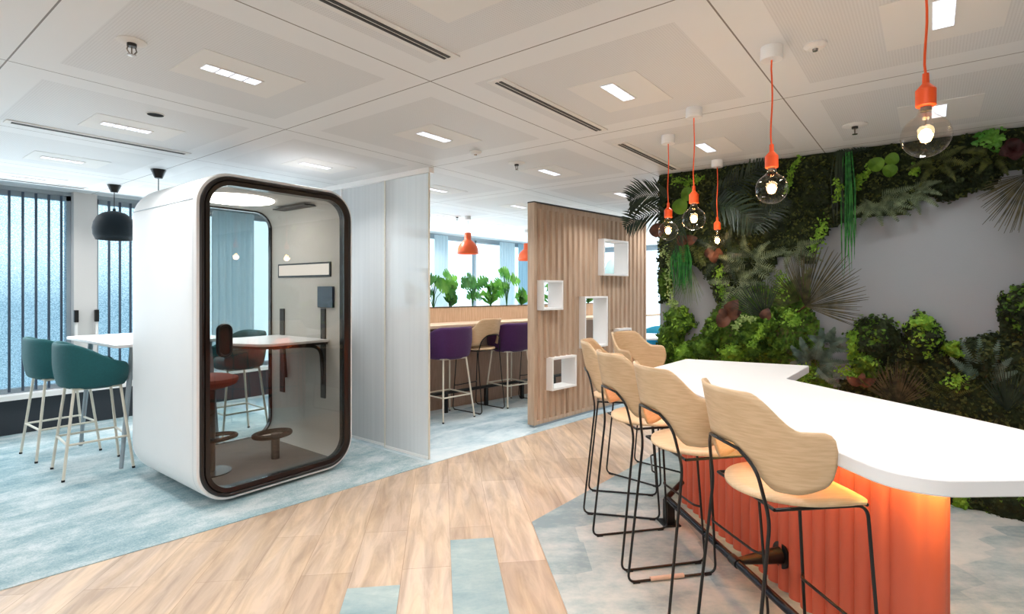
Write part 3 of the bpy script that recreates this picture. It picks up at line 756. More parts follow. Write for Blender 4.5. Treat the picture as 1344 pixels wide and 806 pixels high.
for off, nm in ((0.085, 'led_strip'), (-th-0.085, 'led_strip')):
    a, b_ = cp2(0.0, off), cp2(Ltot-0.25, off)
    MB().tube([(a[0], a[1], ZT-0.054), (b_[0], b_[1], ZT-0.054)], 0.005, 6).build(nm, 'led', bt)
for off in (0.085, -th-0.085):
    q = e0+u*(Ltot/2-0.05)+nn*off
    ld = bpy.data.lights.new('led_light', 'AREA'); ld.shape = 'RECTANGLE'; ld.size = Ltot; ld.size_y = 0.02; ld.spread = math.radians(130); ld.energy = 20; ld.color = (1, 0.74, 0.24)
    lo = bpy.data.objects.new('led_light', ld); C.objects.link(lo); lo.location = (q.x-2.9, q.y-0.5, ZT-0.062); lo.rotation_euler = (0, 0, PI/4); sg = 1 if off > 0 else -1; zc = -Vector((-nn.x*sg, -nn.y*sg, -0.55)).normalized(); xc = Vector((u.x, u.y, 0)); yc = zc.cross(xc); lo.rotation_euler = Matrix((xc, yc, zc)).transposed().to_euler(); lo.parent = bt
q = e0-u*0.20-nn*(th/2)
ld = bpy.data.lights.new('led_light', 'AREA'); ld.shape = 'RECTANGLE'; ld.size = 0.25; ld.size_y = 0.02; ld.energy = 6; ld.color = (1, 0.76, 0.24)
lo = bpy.data.objects.new('led_light', ld); C.objects.link(lo); lo.location = (q.x-2.9, q.y-0.5, ZT-0.062); zc = -Vector((u.x, u.y, -0.75)).normalized(); xc = Vector((nn.x, nn.y, 0)); yc = zc.cross(xc); lo.rotation_euler = Matrix((xc, yc, zc)).transposed().to_euler(); lo.parent = bt
# foot rail with brackets
fr_ = thing('foot_rail', 'dark steel foot rail on brackets running along the coral base', 'foot rail', (2.9, 0.5, 0))
ra, rb = cp2(-0.15, 0.26), cp2(1.42, 0.26)
rr0, rr1 = cp2(-0.15, 0.03), cp2(1.55, 0.10)
MB().tube(fillet([(ra[0], ra[1], 0.155), (rb[0], rb[1], 0.155)], 0.04), 0.019, 14).build('rail', 'steel_blue', fr_)
MB().tube([(rb[0], rb[1], 0.155), (rr1[0], rr1[1], 0.20)], 0.017, 12).build('rail_return', 'brown_black', fr_)
for s_ in (1.40,):
    a = cp2(s_, 0.255)
    b = MB(); b.obox(a, PI/4, 0.028, 0.028, 0.012, 0.15); b.obox(a, PI/4, 0.06, 0.055, 0.0045, 0.014); b.build('floor_post', 'black', fr_, bevel=0.003)
for s_ in (0.62, -0.06):
    a, c_ = cp2(s_, 0.25), cp2(s_, 0.03)
    b = MB(); b.tube([(a[0], a[1], 0.155), (c_[0], c_[1], 0.17)], [0.016, 0.04], 12); b.tube([cp2(s_, 0.028)+(0.17,), cp2(s_, 0.018)+(0.17,)], 0.062, 20)
    q0, q1 = cp2(s_-0.03, 0.26), cp2(s_+0.03, 0.26); b.tube([(q0[0], q0[1], 0.155), (q1[0], q1[1], 0.155)], 0.024, 14)
    b.build('wall_bracket', 'black', fr_)

# ================= WINDOW TABLE =================
wt = thing('window_table', 'white high table with slanted grey legs near the barred windows', 'table', (1.95, 5.70, 0))
MB().prism(fillet_loop([(-0.46, -0.62), (0.46, -0.62), (0.46, 0.72), (-0.46, 0.72)], 0.04), 0.995, 1.02).build('table_top', 'table_white', wt, bevel=0.003)
for y in (-0.48, 0.58):
    for s_ in (-1, 1):
        MB().tube([(s_*0.30, y, 0.985), (s_*0.38, y, 0.0045)], [0.022, 0.016], 10).build('leg', 'frame_grey', wt)
    MB().tube([(-0.32, y, 0.975), (0.32, y, 0.975)], 0.016, 8).build('cross_beam', 'frame_grey', wt)

# ================= OAK COUNTER, PLANTER =================
def crot(name, label, cat): return thing(name, label, cat, (CA[0], CA[1], 0), cang)
c = crot('counter', 'long oak breakfast counter with a thin wood top and dark foot rail', 'counter')
MB().box(-1.6, 4.4, 0.0, 0.04, 0.0045, 1.02).build('back_panel', 'panel_base', c)
MB().box(-1.6, 4.4, -0.42, 0.04, 1.02, 1.055).build('worktop', 'counter_top', c, bevel=0.003)
b = MB(); b.tube([(-1.6, -0.20, 0.24), (4.4, -0.20, 0.24)], 0.02, 10); b.build('foot_rail', 'black', c)
for x in [-1.2+0.62*k for k in range(9)]:
    MB().box(x-0.02, x+0.02, -0.22, -0.18, 0.0045, 0.23).build('rail_post', 'black', c)
pl = crot('planter', 'long oak planter box above the counter, full of leafy plants', 'planter')
b = MB(); b.box(-1.6, 4.4, 0.045, 0.065, 0.0045, 1.235); b.box(-1.6, 4.4, 0.40, 0.42, 0.0045, 1.235); b.box(-1.6, -1.58, 0.065, 0.40, 0.0045, 1.235); b.box(4.38, 4.4, 0.065, 0.40, 0.0045, 1.235)
b.build('box', 'counter_wood', pl)
MB().box(-1.58, 4.38, 0.066, 0.399, 1.12, 1.215).build('soil', 'soil', pl)
MB().box(-1.6, 4.4, 0.04, 0.07, 1.235, 1.242).build('rim', 'grille', pl)

# ---------- leaves ----------
def leafm(name, c1, c2, rough=0.5, transl=0.25, sc=6):
    m, nt, out = newmat(name); L = nt.links.new
    tc = N(nt, 'TexCoord'); no = N(nt, 'TexNoise', Scale=float(sc), Detail=4.0); L(tc.outputs['Object'], no.inputs['Vector'])
    r = N(nt, 'ValToRGB'); L(no.outputs['Fac'], r.inputs[0]); r.color_ramp.elements[0].position = 0.38; r.color_ramp.elements[0].color = lin(c1)
    r.color_ramp.elements[1].position = 0.64; r.color_ramp.elements[1].color = lin(c2)
    b = N(nt, 'BsdfPrincipled', Roughness=rough); L(r.outputs[0], b.inputs['Base Color']); b.inputs['Specular IOR Level'].default_value = 0.35
    t = N(nt, 'BsdfTranslucent'); L(r.outputs[0], t.inputs[0]); mx = N(nt, 'MixShader'); mx.inputs[0].default_value = transl
    L(b.outputs[0], mx.inputs[1]); L(t.outputs[0], mx.inputs[2]); L(mx.outputs[0], out.inputs[0]); return m
LM = {
 'fresh': leafm('fresh_leaf', (70, 140, 50), (130, 190, 80), 0.4, 0.4),
 'mid': leafm('mid_leaf', (46, 104, 50), (88, 148, 70), 0.4, 0.35),
 'dark': leafm('dark_moss', (20, 32, 12), (40, 52, 18), 0.8, 0.15, 14),
 'moss': leafm('green_moss', (46, 78, 18), (88, 122, 30), 0.8, 0.2, 16),
 'lime': leafm('lime_sprig', (84, 130, 28), (140, 182, 58), 0.6, 0.35, 20),
 'olive': leafm('olive_leaf', (46, 56, 20), (82, 90, 34), 0.6, 0.25, 18),
 'palm': leafm('dark_palm', (18, 34, 22), (40, 56, 34), 0.45, 0.15, 12),
 'palmbrown': leafm('brown_palm', (44, 44, 28), (84, 78, 54), 0.5, 0.2, 20),
 'grey': leafm('grey_fern', (56, 76, 66), (92, 112, 98), 0.6, 0.2, 16),
 'feather': leafm('feather_fern', (60, 74, 50), (104, 116, 84), 0.6, 0.2, 16),
 'grass': leafm('hanging_grass', (20, 84, 34), (48, 128, 48), 0.5, 0.25, 24),
 'round': leafm('round_leaf', (76, 116, 22), (106, 146, 40), 0.5, 0.3, 9),
 'rust': leafm('rust_leaf', (62, 36, 24), (98, 58, 38), 0.6, 0.2, 14),
 'red': leafm('dark_red_leaf', (40, 10, 11), (60, 15, 15), 0.6, 0.15, 14),
 'sage': leafm('sage_sprig', (120, 150, 80), (170, 190, 120), 0.6, 0.3, 20),
}
def ribbon(b, pts, widths, nrm, fold=0.25):
    """leaf blade: spine pts, half widths, approximate facing normal"""
    pts = [Vector(p) for p in pts]; m = len(pts); vs = []
    for i in range(m):
        t_ = (pts[min(i+1, m-1)]-pts[max(i-1, 0)]).normalized()
        s_ = t_.cross(nrm); s_ = s_.normalized() if s_.length > 1e-6 else Vector((0, 1, 0))
        w_ = widths[i]; up = s_.cross(t_).normalized()
        vs += [pts[i]-s_*w_+up*w_*fold, pts[i], pts[i]+s_*w_+up*w_*fold]
    fs = []
    for i in range(m-1):
        o = i*3; fs += [(o, o+1, o+4, o+3), (o+1, o+2, o+5, o+4)]
    b.add(vs, fs)
def monstera(b, base, ang, length, tilt):
    # heart leaf with notches
    ax = Vector((math.cos(ang)*math.cos(tilt), math.sin(ang)*math.cos(tilt)*0.5, math.sin(tilt))).normalized()
    nrm = Vector((0.1*math.cos(ang), -1, 0.35)).normalized(); side = ax.cross(nrm).normalized()
    L_ = length; pr = [(0.0, 0.05), (0.08, 0.34), (0.2, 0.46), (0.26, 0.2), (0.33, 0.47), (0.45, 0.46), (0.5, 0.17), (0.56, 0.42), (0.68, 0.36), (0.73, 0.13), (0.78, 0.28), (0.9, 0.14), (1.0, 0.01)]
    vs = []; fs = []
    for u_, w_ in pr:
        c_ = base+ax*(u_*L_)-nrm*(-0.06*L_*math.sin(u_*PI))
        back = -0.22*L_*(1-u_)*(w_/0.46)
        vs += [c_-side*w_*L_+ax*(-back*0.4)+nrm*(-0.06*L_*w_), c_, c_+side*w_*L_+ax*(-back*0.4)+nrm*(-0.06*L_*w_)]
    for i in range(len(pr)-1): o = i*3; fs += [(o, o+1, o+4, o+3), (o+1, o+2, o+5, o+4)]
    b.add(vs, fs)
def planter_plant(s_, kind, label, h, matn, seed, sp=0.16):
    rnd = random.Random(seed); x, y = cpt(s_, -0.22)
    t = thing('potted_monstera' if kind == 'mon' else 'leafy_plant', label, 'plant', (x, y, 1.21), group=None)
    st_ = MB(); lf = MB()
    n = 9 if kind == 'mon' else 15
    for i in range(n):
        a = rnd.uniform(0, 2*PI); rad = rnd.uniform(0.3, 1.0)*sp
        hh = h*rnd.uniform(0.45, 1.0)
        tip = Vector((rad*math.cos(a)*1.2, rad*math.sin(a)*0.5, hh)); mid = Vector((tip.x*0.3, tip.y*0.3, hh*0.6))
        if kind == 'mon':
            st_.tube([(0, 0, 0), mid, tip], 0.005, 6)
            monstera(lf, tip, rnd.choice((0, PI))+rnd.uniform(-0.6, 0.6), rnd.uniform(0.15, 0.22), rnd.uniform(-0.5, 0.6))
        else:
            pts = [Vector((0, 0, 0.0)).lerp(mid, q) for q in (0, 0.5)]+[mid, (mid+tip)/2+Vector((0, 0, 0.01)), tip, tip+Vector((tip.x*0.5, tip.y*0.5, -0.03+rnd.uniform(-0.02, 0.05)))]
            st_.tube(pts[:3], 0.005, 6)
            pp = pts[2:]; ribbon(lf, pp, [0.008, 0.042, 0.048, 0.004], Vector((0.2, -1, 0.5)).normalized(), 0.3)
            ribbon(lf, [pts[1]*0.8, pts[1]*0.8+Vector((tip.x*0.8, tip.y*0.5, 0.06)), pts[1]*0.8+Vector((tip.x*1.3, tip.y, 0.10))], [0.006, 0.032, 0.003], Vector((0, -1, 0.4)).normalized())
    st_.build('stem', LM['mid'], t); lf.build('foliage', LM[matn], t, sharp=80)
# px x of plants along planter -> s coordinate
def s_of(px, off=-0.22):
    dx, dy = ray_dir(px); ux, uy = math.cos(cang), math.sin(cang); ox, oy = cpt(0, off)
    det = dx*(-uy)-dy*(-ux); t_ = (ox*(-uy)-oy*(-ux))/det
    return (t_*dx-ox)*ux+(t_*dy-oy)*uy
for i, (px, kind, h, mn, lb, sp) in enumerate([
    (569, 'mon', 0.42, 'mid', 'tall split-leaf plant at the screen edge of the planter', 0.14),
    (592, 'leaf', 0.34, 'mid', 'dense upright dark-leaved plant under the nearer orange dome', 0.10),
    (590, 'mon', 0.46, 'fresh', 'split-leaf plant reaching highest left of the nearer orange dome', 0.12),
    (620, 'mon', 0.40, 'mid', 'thin split-leaf plant right under the window mullion', 0.10),
    (644, 'leaf', 0.36, 'fresh', 'bright green broad-leaved plant in the middle right of the planter', 0.13),
    (665, 'mon', 0.48, 'fresh', 'tall bright split-leaf plant second from the partition', 0.12),
    (684, 'leaf', 0.28, 'fresh', 'low yellow-green bushy plant touching the partition end in view', 0.10),
    (540, 'leaf', 0.34, 'mid', 'blurred green plant seen faintly through the sheer screen', 0.12),
    (722, 'leaf', 0.34, 'fresh', 'green plant glimpsed through the upper left white box opening', 0.14)]):
    planter_plant(s_of(px), kind, lb, h, mn, 40+i, sp)
planter_plant(s_of(772), 'leaf', 'green plant glimpsed at the top of the tall white box opening', 0.3, 'fresh', 77, 0.14)

# ================= PENDANTS =================
def bulb_pendant(name, label, X, Y, zb, group):
    t = thing(name, label, 'pendant lamp', (X, Y, zb), group=group)
    H_ = CEIL-zb
    MB().lathe((0, 0, 0), [(0, H_), (0.044, H_), (0.046, H_-0.05), (0.043, H_-0.056), (0, H_-0.056)], 28).build('canopy', 'white', t)
    r = random.Random(int(X*100)); pts = [(0.003*math.sin(k*0.9+X), 0.003*math.cos(k*0.7+Y), H_-0.056+(0.185-H_+0.056)*k/10) for k in range(11)]
    pts[0] = (0, 0, H_-0.056); pts[-1] = (0, 0, 0.185)
    MB().tube(pts, 0.0035, 8).build('cord', 'orange', t)
    MB().lathe((0, 0, 0), [(0, 0.192), (0.0085, 0.190), (0.0095, 0.160), (0.020, 0.148), (0.0265, 0.140), (0.0265, 0.092), (0.023, 0.089), (0, 0.089)], 28).build('lamp_holder', 'orange', t)
    R_ = 0.0655; prof = [(0.0, -R_)]
    for k in range(1, 15):
        a = -PI/2+PI*0.86*k/14; prof.append((R_*math.cos(a), R_*math.sin(a)))
    prof += [(0.020, 0.072), (0.017, 0.090)]
    b_ = MB().lathe((0, 0, 0), prof, 32).build('bulb', 'bulb_glass', t, sharp=80)
    MB().lathe((0, 0, 0), [(0, 0.09), (0.015, 0.09), (0.015, 0.076), (0, 0.075)], 16).build('cap', 'chrome', b_)
    f_ = MB(); f_.tube([(0, 0, 0.076), (0, 0, 0.03)], 0.003, 6); f_.build('glass_stem', 'bulb_glass', b_)
    MB().lathe((0, 0, 0), [(0, -0.022), (0.012, -0.017), (0.019, 0.0), (0.012, 0.017), (0, 0.022)], 14).build('filament', 'filament', b_)
    ld = bpy.data.lights.new('bulb_light', 'POINT'); ld.energy = 2.2; ld.color = (1, 0.72, 0.42); ld.shadow_soft_size = 0.03
    lo = bpy.data.objects.new('bulb_light', ld); C.objects.link(lo); lo.location = (0, 0, -0.02); lo.parent = b_
    return t
GP = 'orange cord pendants over the white bar table'
bulb_pendant('pendant_lamp', 'largest orange cord pendant with clear globe bulb at upper right', 2.09, 0.011, 1.93, GP)
bulb_pendant('pendant_lamp', 'second largest orange cord pendant, hanging alone from the biggest visible white canopy', 2.53, 0.54, 1.892, GP)
bulb_pendant('pendant_lamp', 'orange cord pendant third nearest, between two smaller lit bulbs', 3.11, 1.075, 1.864, GP)
bulb_pendant('pendant_lamp', 'leftmost orange cord pendant, before the left edge of the green wall', 3.56, 1.405, 1.856, GP)
bulb_pendant('pendant_lamp', 'smallest orange cord pendant with the lowest bulb, closest to the greenery', 4.48, 1.36, 1.853, GP)
def dome(name, label, X, Y, zb, m, prof, group, cordm='white', canm='white', canr=0.045, cone=False):
    t = thing(name, label, 'pendant lamp', (X, Y, zb), group=group); H_ = CEIL-zb; zt = prof[-1][1]
    if cone: MB().lathe((0, 0, 0), [(0, H_), (0.06, H_), (0.03, H_-0.075), (0, H_-0.078)], 24).build('canopy', canm, t)
    else: MB().lathe((0, 0, 0), [(0, H_), (canr, H_), (canr, H_-0.05), (0, H_-0.052)], 20).build('canopy', canm, t)
    MB().tube([(0, 0, H_-0.05), (0, 0, zt-0.01)], 0.004, 8).build('cord', cordm, t)
    sh_ = MB().lathe((0, 0, 0), prof, 40).build('shade', m, t, sharp=50, solid=0.004)
    MB().lathe((0, 0, 0), [(0, 0.03), (prof[0][0]*0.92, 0.03)], 32).build('diffuser', 'dome_light', t)
    return t
M['dome_light'] = emit('dome_light', (255, 240, 220), 4)
op = [(0.150, 0.0), (0.150, 0.04), (0.135, 0.10), (0.105, 0.15), (0.065, 0.185), (0.048, 0.20), (0.046, 0.29), (0.040, 0.30), (0.0, 0.302)]
X, Y = on_z(614, 284, CEIL); dome('pendant_lamp', 'orange dome pendant hanging over the planter, fully in view', X, Y, 1.965, 'orange_shade', op, 'orange dome pendants over the counter')
X, Y = on_z(691, 302, CEIL); dome('pendant_lamp', 'orange dome pendant half hidden by the slatted partition', X, Y, 1.965, 'orange_shade', op, 'orange dome pendants over the counter')
bp_ = [(0.150, 0.0), (0.172, 0.05), (0.178, 0.11), (0.168, 0.17), (0.140, 0.225), (0.095, 0.262), (0.04, 0.28), (0.012, 0.285), (0.010, 0.31), (0.0, 0.311)]
M['navy_shade'] = mat('navy_shade', (10, 26, 34), 0.6, spec=0.25)
X, Y = on_z(150, 243, CEIL); dome('pendant_lamp', 'dark round pendant with lit underside near the windows', X, Y, 1.955, 'navy_shade', bp_, 'dark round pendants over the window table', 'black', 'black', cone=True)
X, Y = on_z(208, 223, CEIL); dome('pendant_lamp', 'dark pendant behind the booth, only its black ceiling cone in view', X, Y, 1.955, 'navy_shade', bp_, 'dark round pendants over the window table', 'black', 'black', cone=True)
d_ = 9.3; a_ = (815-672)/FPX; X, Y = d_*ct+a_*d_*st, d_*st-a_*d_*ct
dome('pendant_lamp', 'big pale grey-green bell pendant behind the partition by the bright window', X, Y, CAMH-2*d_/FPX, 'shade_pale',
     [(0.37, 0), (0.35, 0.12), (0.30, 0.32), (0.22, 0.5), (0.12, 0.6), (0.03, 0.64), (0, 0.645)], None)

# ---------- curtains ----------
def curtain(x0, x1, m, label, y=WINY-0.14):
    t_ = MB(); P = []; n = int((x1-x0)/0.012)
    for i in range(n+1):
        x = x0+(x1-x0)*i/n; P.append([(x, y+0.022*math.sin(i*0.9)+0.008*math.sin(i*0.37), z) for z in (0.43, 1.2, 2.46)])
    t_.grid(P); o = t_.build('curtain', m, sharp=80, origin=((x0+x1)/2, y, 0.43)); tag(o, label, 'curtain')
curtain(3.12, 3.66, 'curtain', 'flat pale blue curtain seen through the booth glass')
curtain(3.95, 5.0, 'curtain_blue', 'pale blue gathered curtain behind the booth and screen')
curtain(7.0, 7.35, 'curtain', 'narrow pale curtain beside the screen edge above the plants')
curtain(8.9, 9.4, 'curtain', 'pale curtain to the right of the window mullion above the plants')
curtain(9.55, 10.4, 'curtain_blue', 'blue curtain beside the half hidden orange dome pendant')

# ---------- far lounge furniture ----------
X, Y = 9.6*ct+(862-672)/FPX*9.6*st, 9.6*st-(862-672)/FPX*9.6*ct
lc = thing('lounge_chair', 'bright blue armchair by the far window left of the green wall', 'armchair', (X, Y, 0), math.radians(150))
P = []
for i in range(25):
    a = -2.3+4.6*i/24; P.append([(-0.28*math.cos(a)*s_, 0.30*math.sin(a)*s_, z) for s_, z in ((0.8, 0.28), (0.95, 0.4), (1.0, 0.62-0.0*a), (1.04, 0.80-0.10*smooth(0.8, 2.2, abs(a))))])
MB().grid(P).build('backrest', 'blue_chair', lc, sharp=70, solid=0.05)
MB().lathe((0, 0, 0), [(0, 0.28), (0.22, 0.28), (0.26, 0.32), (0.26, 0.42), (0.22, 0.45), (0, 0.455)], 28).build('seat', 'blue_chair', lc)
for a in (-1, 1):
    for c_ in (-1, 1): MB().tube([(a*0.16, c_*0.16, 0.28), (a*0.24, c_*0.24, 0.0045)], 0.012, 8).build('leg', 'cream_metal', lc)
X, Y = 8.6*ct+(846-672)/FPX*8.6*st, 8.6*st-(846-672)/FPX*8.6*ct
lt = thing('lounge_table', 'round white table in front of the bright far window', 'table', (X, Y, 0))
MB().lathe((0, 0, 0), [(0, 0.70), (0.44, 0.70), (0.45, 0.71), (0.45, 0.725), (0.44, 0.735), (0, 0.735)], 40).build('table_top', 'table_white', lt)
MB().lathe((0, 0, 0), [(0.03, 0.02), (0.03, 0.70)], 16).build('column', 'white', lt)
MB().lathe((0, 0, 0), [(0, 0.0045), (0.24, 0.0045), (0.24, 0.015), (0.04, 0.03), (0, 0.03)], 30).build('base', 'white', lt)

# ================= GREEN WALL =================
def wp(px, py, off=0.0): return on_x(px, py, WALLX-off)
WN = Vector((-1, 0, 0))
class Pl:
    """a plant fixed on the wall: local frame r (right, -Y), u (up), o (out of the wall)"""
    def __init__(s, px, py, off=0.03): s.o = Vector(wp(px, py, off)); s.b = MB()
    def P(s, r, u_, o): return Vector((-o, -r, u_))
    def done(s, name, label, m, cat='plant', group=None, sharp=80, parts=None):
        if parts:
            t = thing(name, label, cat, tuple(s.o), group=group)
            for nm, b, mm in parts: b.build(nm, LM[mm], t, sharp=sharp)
            return t
        o = s.b.build(name, LM[m], sharp=sharp); o.location = s.o; tag(o, label, cat, group); return o
def scale_at(px): p0, p1 = wp(px, 380), wp(px+1, 380); return abs(p1[1]-p0[1]), abs(wp(px, 381)[2]-wp(px, 380)[2])
def flake(b, c, size, rnd, nrm=None):
    nrm = nrm or Vector((-1, rnd.uniform(-.8, .8), rnd.uniform(-.6, .9)))
    nrm = nrm.normalized(); t1 = nrm.cross(Vector((rnd.uniform(-1, 1), rnd.uniform(-1, 1), rnd.uniform(-1, 1)))).normalized(); t2 = nrm.cross(t1)
    w_ = size*rnd.uniform(0.6, 1.1); l_ = size*rnd.uniform(0.8, 1.5)
    b.add([c-t1*w_*0.5-t2*l_*0.2, c-t2*l_*0.6, c+t1*w_*0.5-t2*l_*0.2+nrm*w_*0.1, c+t1*w_*0.35+t2*l_*0.4, c+t2*l_*0.7+nrm*w_*0.2, c-t1*w_*0.4+t2*l_*0.35+nrm*w_*0.15],
          [(0, 1, 2, 3), (0, 3, 4, 5)])
def mound(px, py, rx, ry, depth, m, label, n=900, fs=0.016, name='moss_mound', m2=None, seed=None, cat='moss', group='moss mounds on the green wall'):
    """rounded clump: half ellipsoid core with ruffled flakes; rx, ry in photograph pixels at the wall"""
    sy, sz_ = scale_at(px); R1, R2 = rx*sy, ry*sz_
    pl = Pl(px, py, 0.0); rnd = random.Random(seed or int(px*7+py)); sv = Vector((px*0.1, py*0.1, 0))
    core = MB(); P = []
    def surf(a, e):
        d = Vector((-math.cos(e)*1.0, -math.sin(e)*math.cos(a), math.sin(e)*math.sin(a)))
        k = 1+0.5*noise.noise(d*1.9+sv)+0.26*noise.noise(d*5+sv)
        return Vector((d.x*depth*k, d.y*R1*k, d.z*R2*k)), d
    for i in range(28):
        P.append([surf(2*PI*i/28, PI/2*j/8)[0] for j in range(8, -1, -1)])
    core.grid(P, closed_u=True)
    fl = MB(); f2 = MB()
    for i in range(n):
        a = rnd.uniform(0, 2*PI); e = math.acos(rnd.uniform(0.02, 1)); p_, d = surf(a, e)
        nr_ = Vector((d.x*0.9, d.y, d.z)).normalized()+Vector((rnd.uniform(-.6, .6), rnd.uniform(-.6, .6), rnd.uniform(-.6, .6)))
        flake((f2 if (m2 and rnd.random() < 0.5 and (noise.noise(p_*9+sv)+p_.z/R2*0.5 > 0.05)) else fl), p_*rnd.uniform(0.95, 1.14), fs*rnd.uniform(0.7, 1.5), rnd, nr_)
    parts = [('clump', core, m), ('leaflets', fl, m)]
    if m2: parts.append(('tips', f2, m2))
    return pl.done(name, label, m, cat, group, parts=parts)
def poly_in(x, y, poly):
    c_ = False; j = len(poly)-1
    for i in range(len(poly)):
        if (poly[i][1] > y) != (poly[j][1] > y) and x < (poly[j][0]-poly[i][0])*(y-poly[i][1])/(poly[j][1]-poly[i][1])+poly[i][0]: c_ = not c_
        j = i
    return c_
def bed(poly, label, m, depth, nfl, fs, seed, m2=None, name='moss_bed'):
    """mat of preserved moss that covers part of the wall: thick lumpy sheet with flakes"""
    W3 = [wp(x, y) for x, y in poly]; P2 = [(p_[1], p_[2]) for p_ in W3]
    y0, y1 = min(p_[0] for p_ in P2), max(p_[0] for p_ in P2); z0, z1 = min(p_[1] for p_ in P2), max(p_[1] for p_ in P2)
    st_ = 0.03; b = MB(); ny, nz = int((y1-y0)/st_)+2, int((z1-z0)/st_)+2
    idx = {}; vs = []; fs_ = []
    def h(y, z): return depth*(0.55+0.9*max(0, 0.5+noise.noise(Vector((y*5, z*5, seed)))*0.9))+0.012*noise.noise(Vector((y*22, z*22, seed)))
    for i in range(ny-1):
        for j in range(nz-1):
            yy, zz = y0+(i+0.5)*st_, z0+(j+0.5)*st_
            if not poly_in(yy, zz, P2): continue
            q = []
            for a, c_ in ((i, j), (i+1, j), (i+1, j+1), (i, j+1)):
                if (a, c_) not in idx:
                    Y_, Z_ = y0+a*st_, min(z0+c_*st_, CEIL-0.002); idx[a, c_] = len(vs); edge = 1.0
                    cnt = sum(poly_in(Y_+dy*st_*1.3, Z_+dz*st_*1.3, P2) or Z_+dz*st_*1.3 > CEIL for dy in (-1, 0, 1) for dz in (-1, 0, 1))/9
                    vs.append((WALLX-max(0.001, h(Y_, Z_)*min(1, cnt*1.05-0.05)), Y_, Z_))
                q.append(idx[a, c_])
            fs_.append(tuple(q))
    b.add(vs, fs_); rnd = random.Random(seed); f2 = MB(); k = 0
    while k < nfl:
        Y_, Z_ = rnd.uniform(y0, y1), rnd.uniform(z0, z1)
        if not poly_in(Y_, Z_, P2) or Z_ > CEIL-0.012 or Z_ < 0.03: continue
        k += 1; c_ = Vector((WALLX-h(Y_, Z_)-rnd.uniform(0, 0.02), Y_, Z_))
        flake(f2 if (m2 and rnd.random() < 0.35) else b, c_, fs, rnd)
    o = b.build(name, LM[m], sharp=80, origin=((WALLX), (y0+y1)/2, z0)); tag(o, label, 'moss', None, 'stuff')
    if m2: q = f2.build('leaflets', LM[m2], sharp=80); q.parent = o; q.location = (-WALLX, -(y0+y1)/2, -z0)
    return o
def fan(px, py, rad, a0, a1, n, m, label, out=0.10, web=0.5, width=0.013, seed=1, off=0.06, stem=None):
    """fan palm leaf: pleated blades from one hub; angles in degrees, 0 = right, 90 = up"""
    sy, sz_ = scale_at(px); pl = Pl(px, py, off); rnd = random.Random(seed); b = pl.b
    for i in range(n):
        a = math.radians(a0+(a1-a0)*(i+0.5)/n+rnd.uniform(-1.5, 1.5)); r_ = rad*rnd.uniform(0.86, 1.05); edge = abs((i+0.5)/n-0.5)*2
        r_ *= 1-0.22*edge**2
        pts = []; ws = []
        for q in (0.02, 0.2, web, 0.7, 0.88, 1.0):
            o_ = out*q*(1.0-0.55*q)*2+rnd.uniform(-0.004, 0.004)
            pts.append(pl.P(r_*sy*q*math.cos(a), r_*sz_*q*math.sin(a)-0.00*q, o_))
            full = 2*PI*abs(a1-a0)/360/n*r_*sy*q*0.5
            ws.append(max(0.0012, min(full*1.05, width)*(1 if q <= web else (1-(q-web)/(1-web))**0.8)))
        ribbon(b, pts, ws, WN, 0.45)
    if stem:
        s_ = MB(); s_.tube([pl.P(0, 0, 0.0), pl.P(stem[0]*sy*0.5, stem[1]*sz_*0.5, -0.01), pl.P(stem[0]*sy, stem[1]*sz_, -off+0.008)], 0.006, 6)
        return pl.done('fan_palm', label, m, 'fan palm', None, parts=[('fan', b, m), ('stalk', s_, 'rust')])
    return pl.done('fan_palm', label, m, 'fan palm')
def frond(px0, py0, px1, py1, leaf, n, m, label, bend=0.1, out=0.14, width=0.006, seed=1, name='palm_frond', cat='palm frond', off=0.05, ang=48, outtip=None):
    """feather leaf from (px0,py0) to (px1,py1) with leaflets of length leaf (pixels)"""
    sy, sz_ = scale_at(px0); pl = Pl(px0, py0, off); rnd = random.Random(seed)
    dx, dy = (px1-px0)*sy, -(py1-py0)*sz_; L_ = math.hypot(dx, dy); tx, ty = dx/L_, dy/L_; lx, ly = -ty, tx
    sp = []; b = pl.b
    def S(q):
        bb = bend*L_*math.sin(PI*q*0.9); o_ = out*math.sin(PI*min(q, 1)*0.75)
        return pl.P(dx*q+lx*bb, dy*q+ly*bb, o_)
    st_ = MB(); st_.tube([S(k/10) for k in range(11)], [0.0035*(1-0.7*k/10) for k in range(11)], 5)
    for i in range(n):
        q = 0.08+0.92*(i+1)/n; c_ = S(q); t_ = (S(min(1, q+0.03))-S(q-0.03)).normalized()
        sv = t_.cross(WN).normalized(); ll = leaf*sy*(math.sin(PI*(0.12+0.86*q))**0.6)*rnd.uniform(0.85, 1.1)
        for sg in (-1, 1):
            an = math.radians(ang+rnd.uniform(-6, 6)); d = t_*math.cos(an)+sv*sg*math.sin(an)+WN*rnd.uniform(0.05, 0.35)
            d.normalize(); ribbon(b, [c_, c_+d*ll*0.35, c_+d*ll*0.75+Vector((0, 0, -0.03*ll)), c_+d*ll+Vector((0, 0, -0.12*ll))], [width*0.5, width, width*0.7, 0.0006], WN, 0.3)
    return pl.done(name, label, m, cat, None, parts=[('leaflets', b, m), ('midrib', st_, m)])
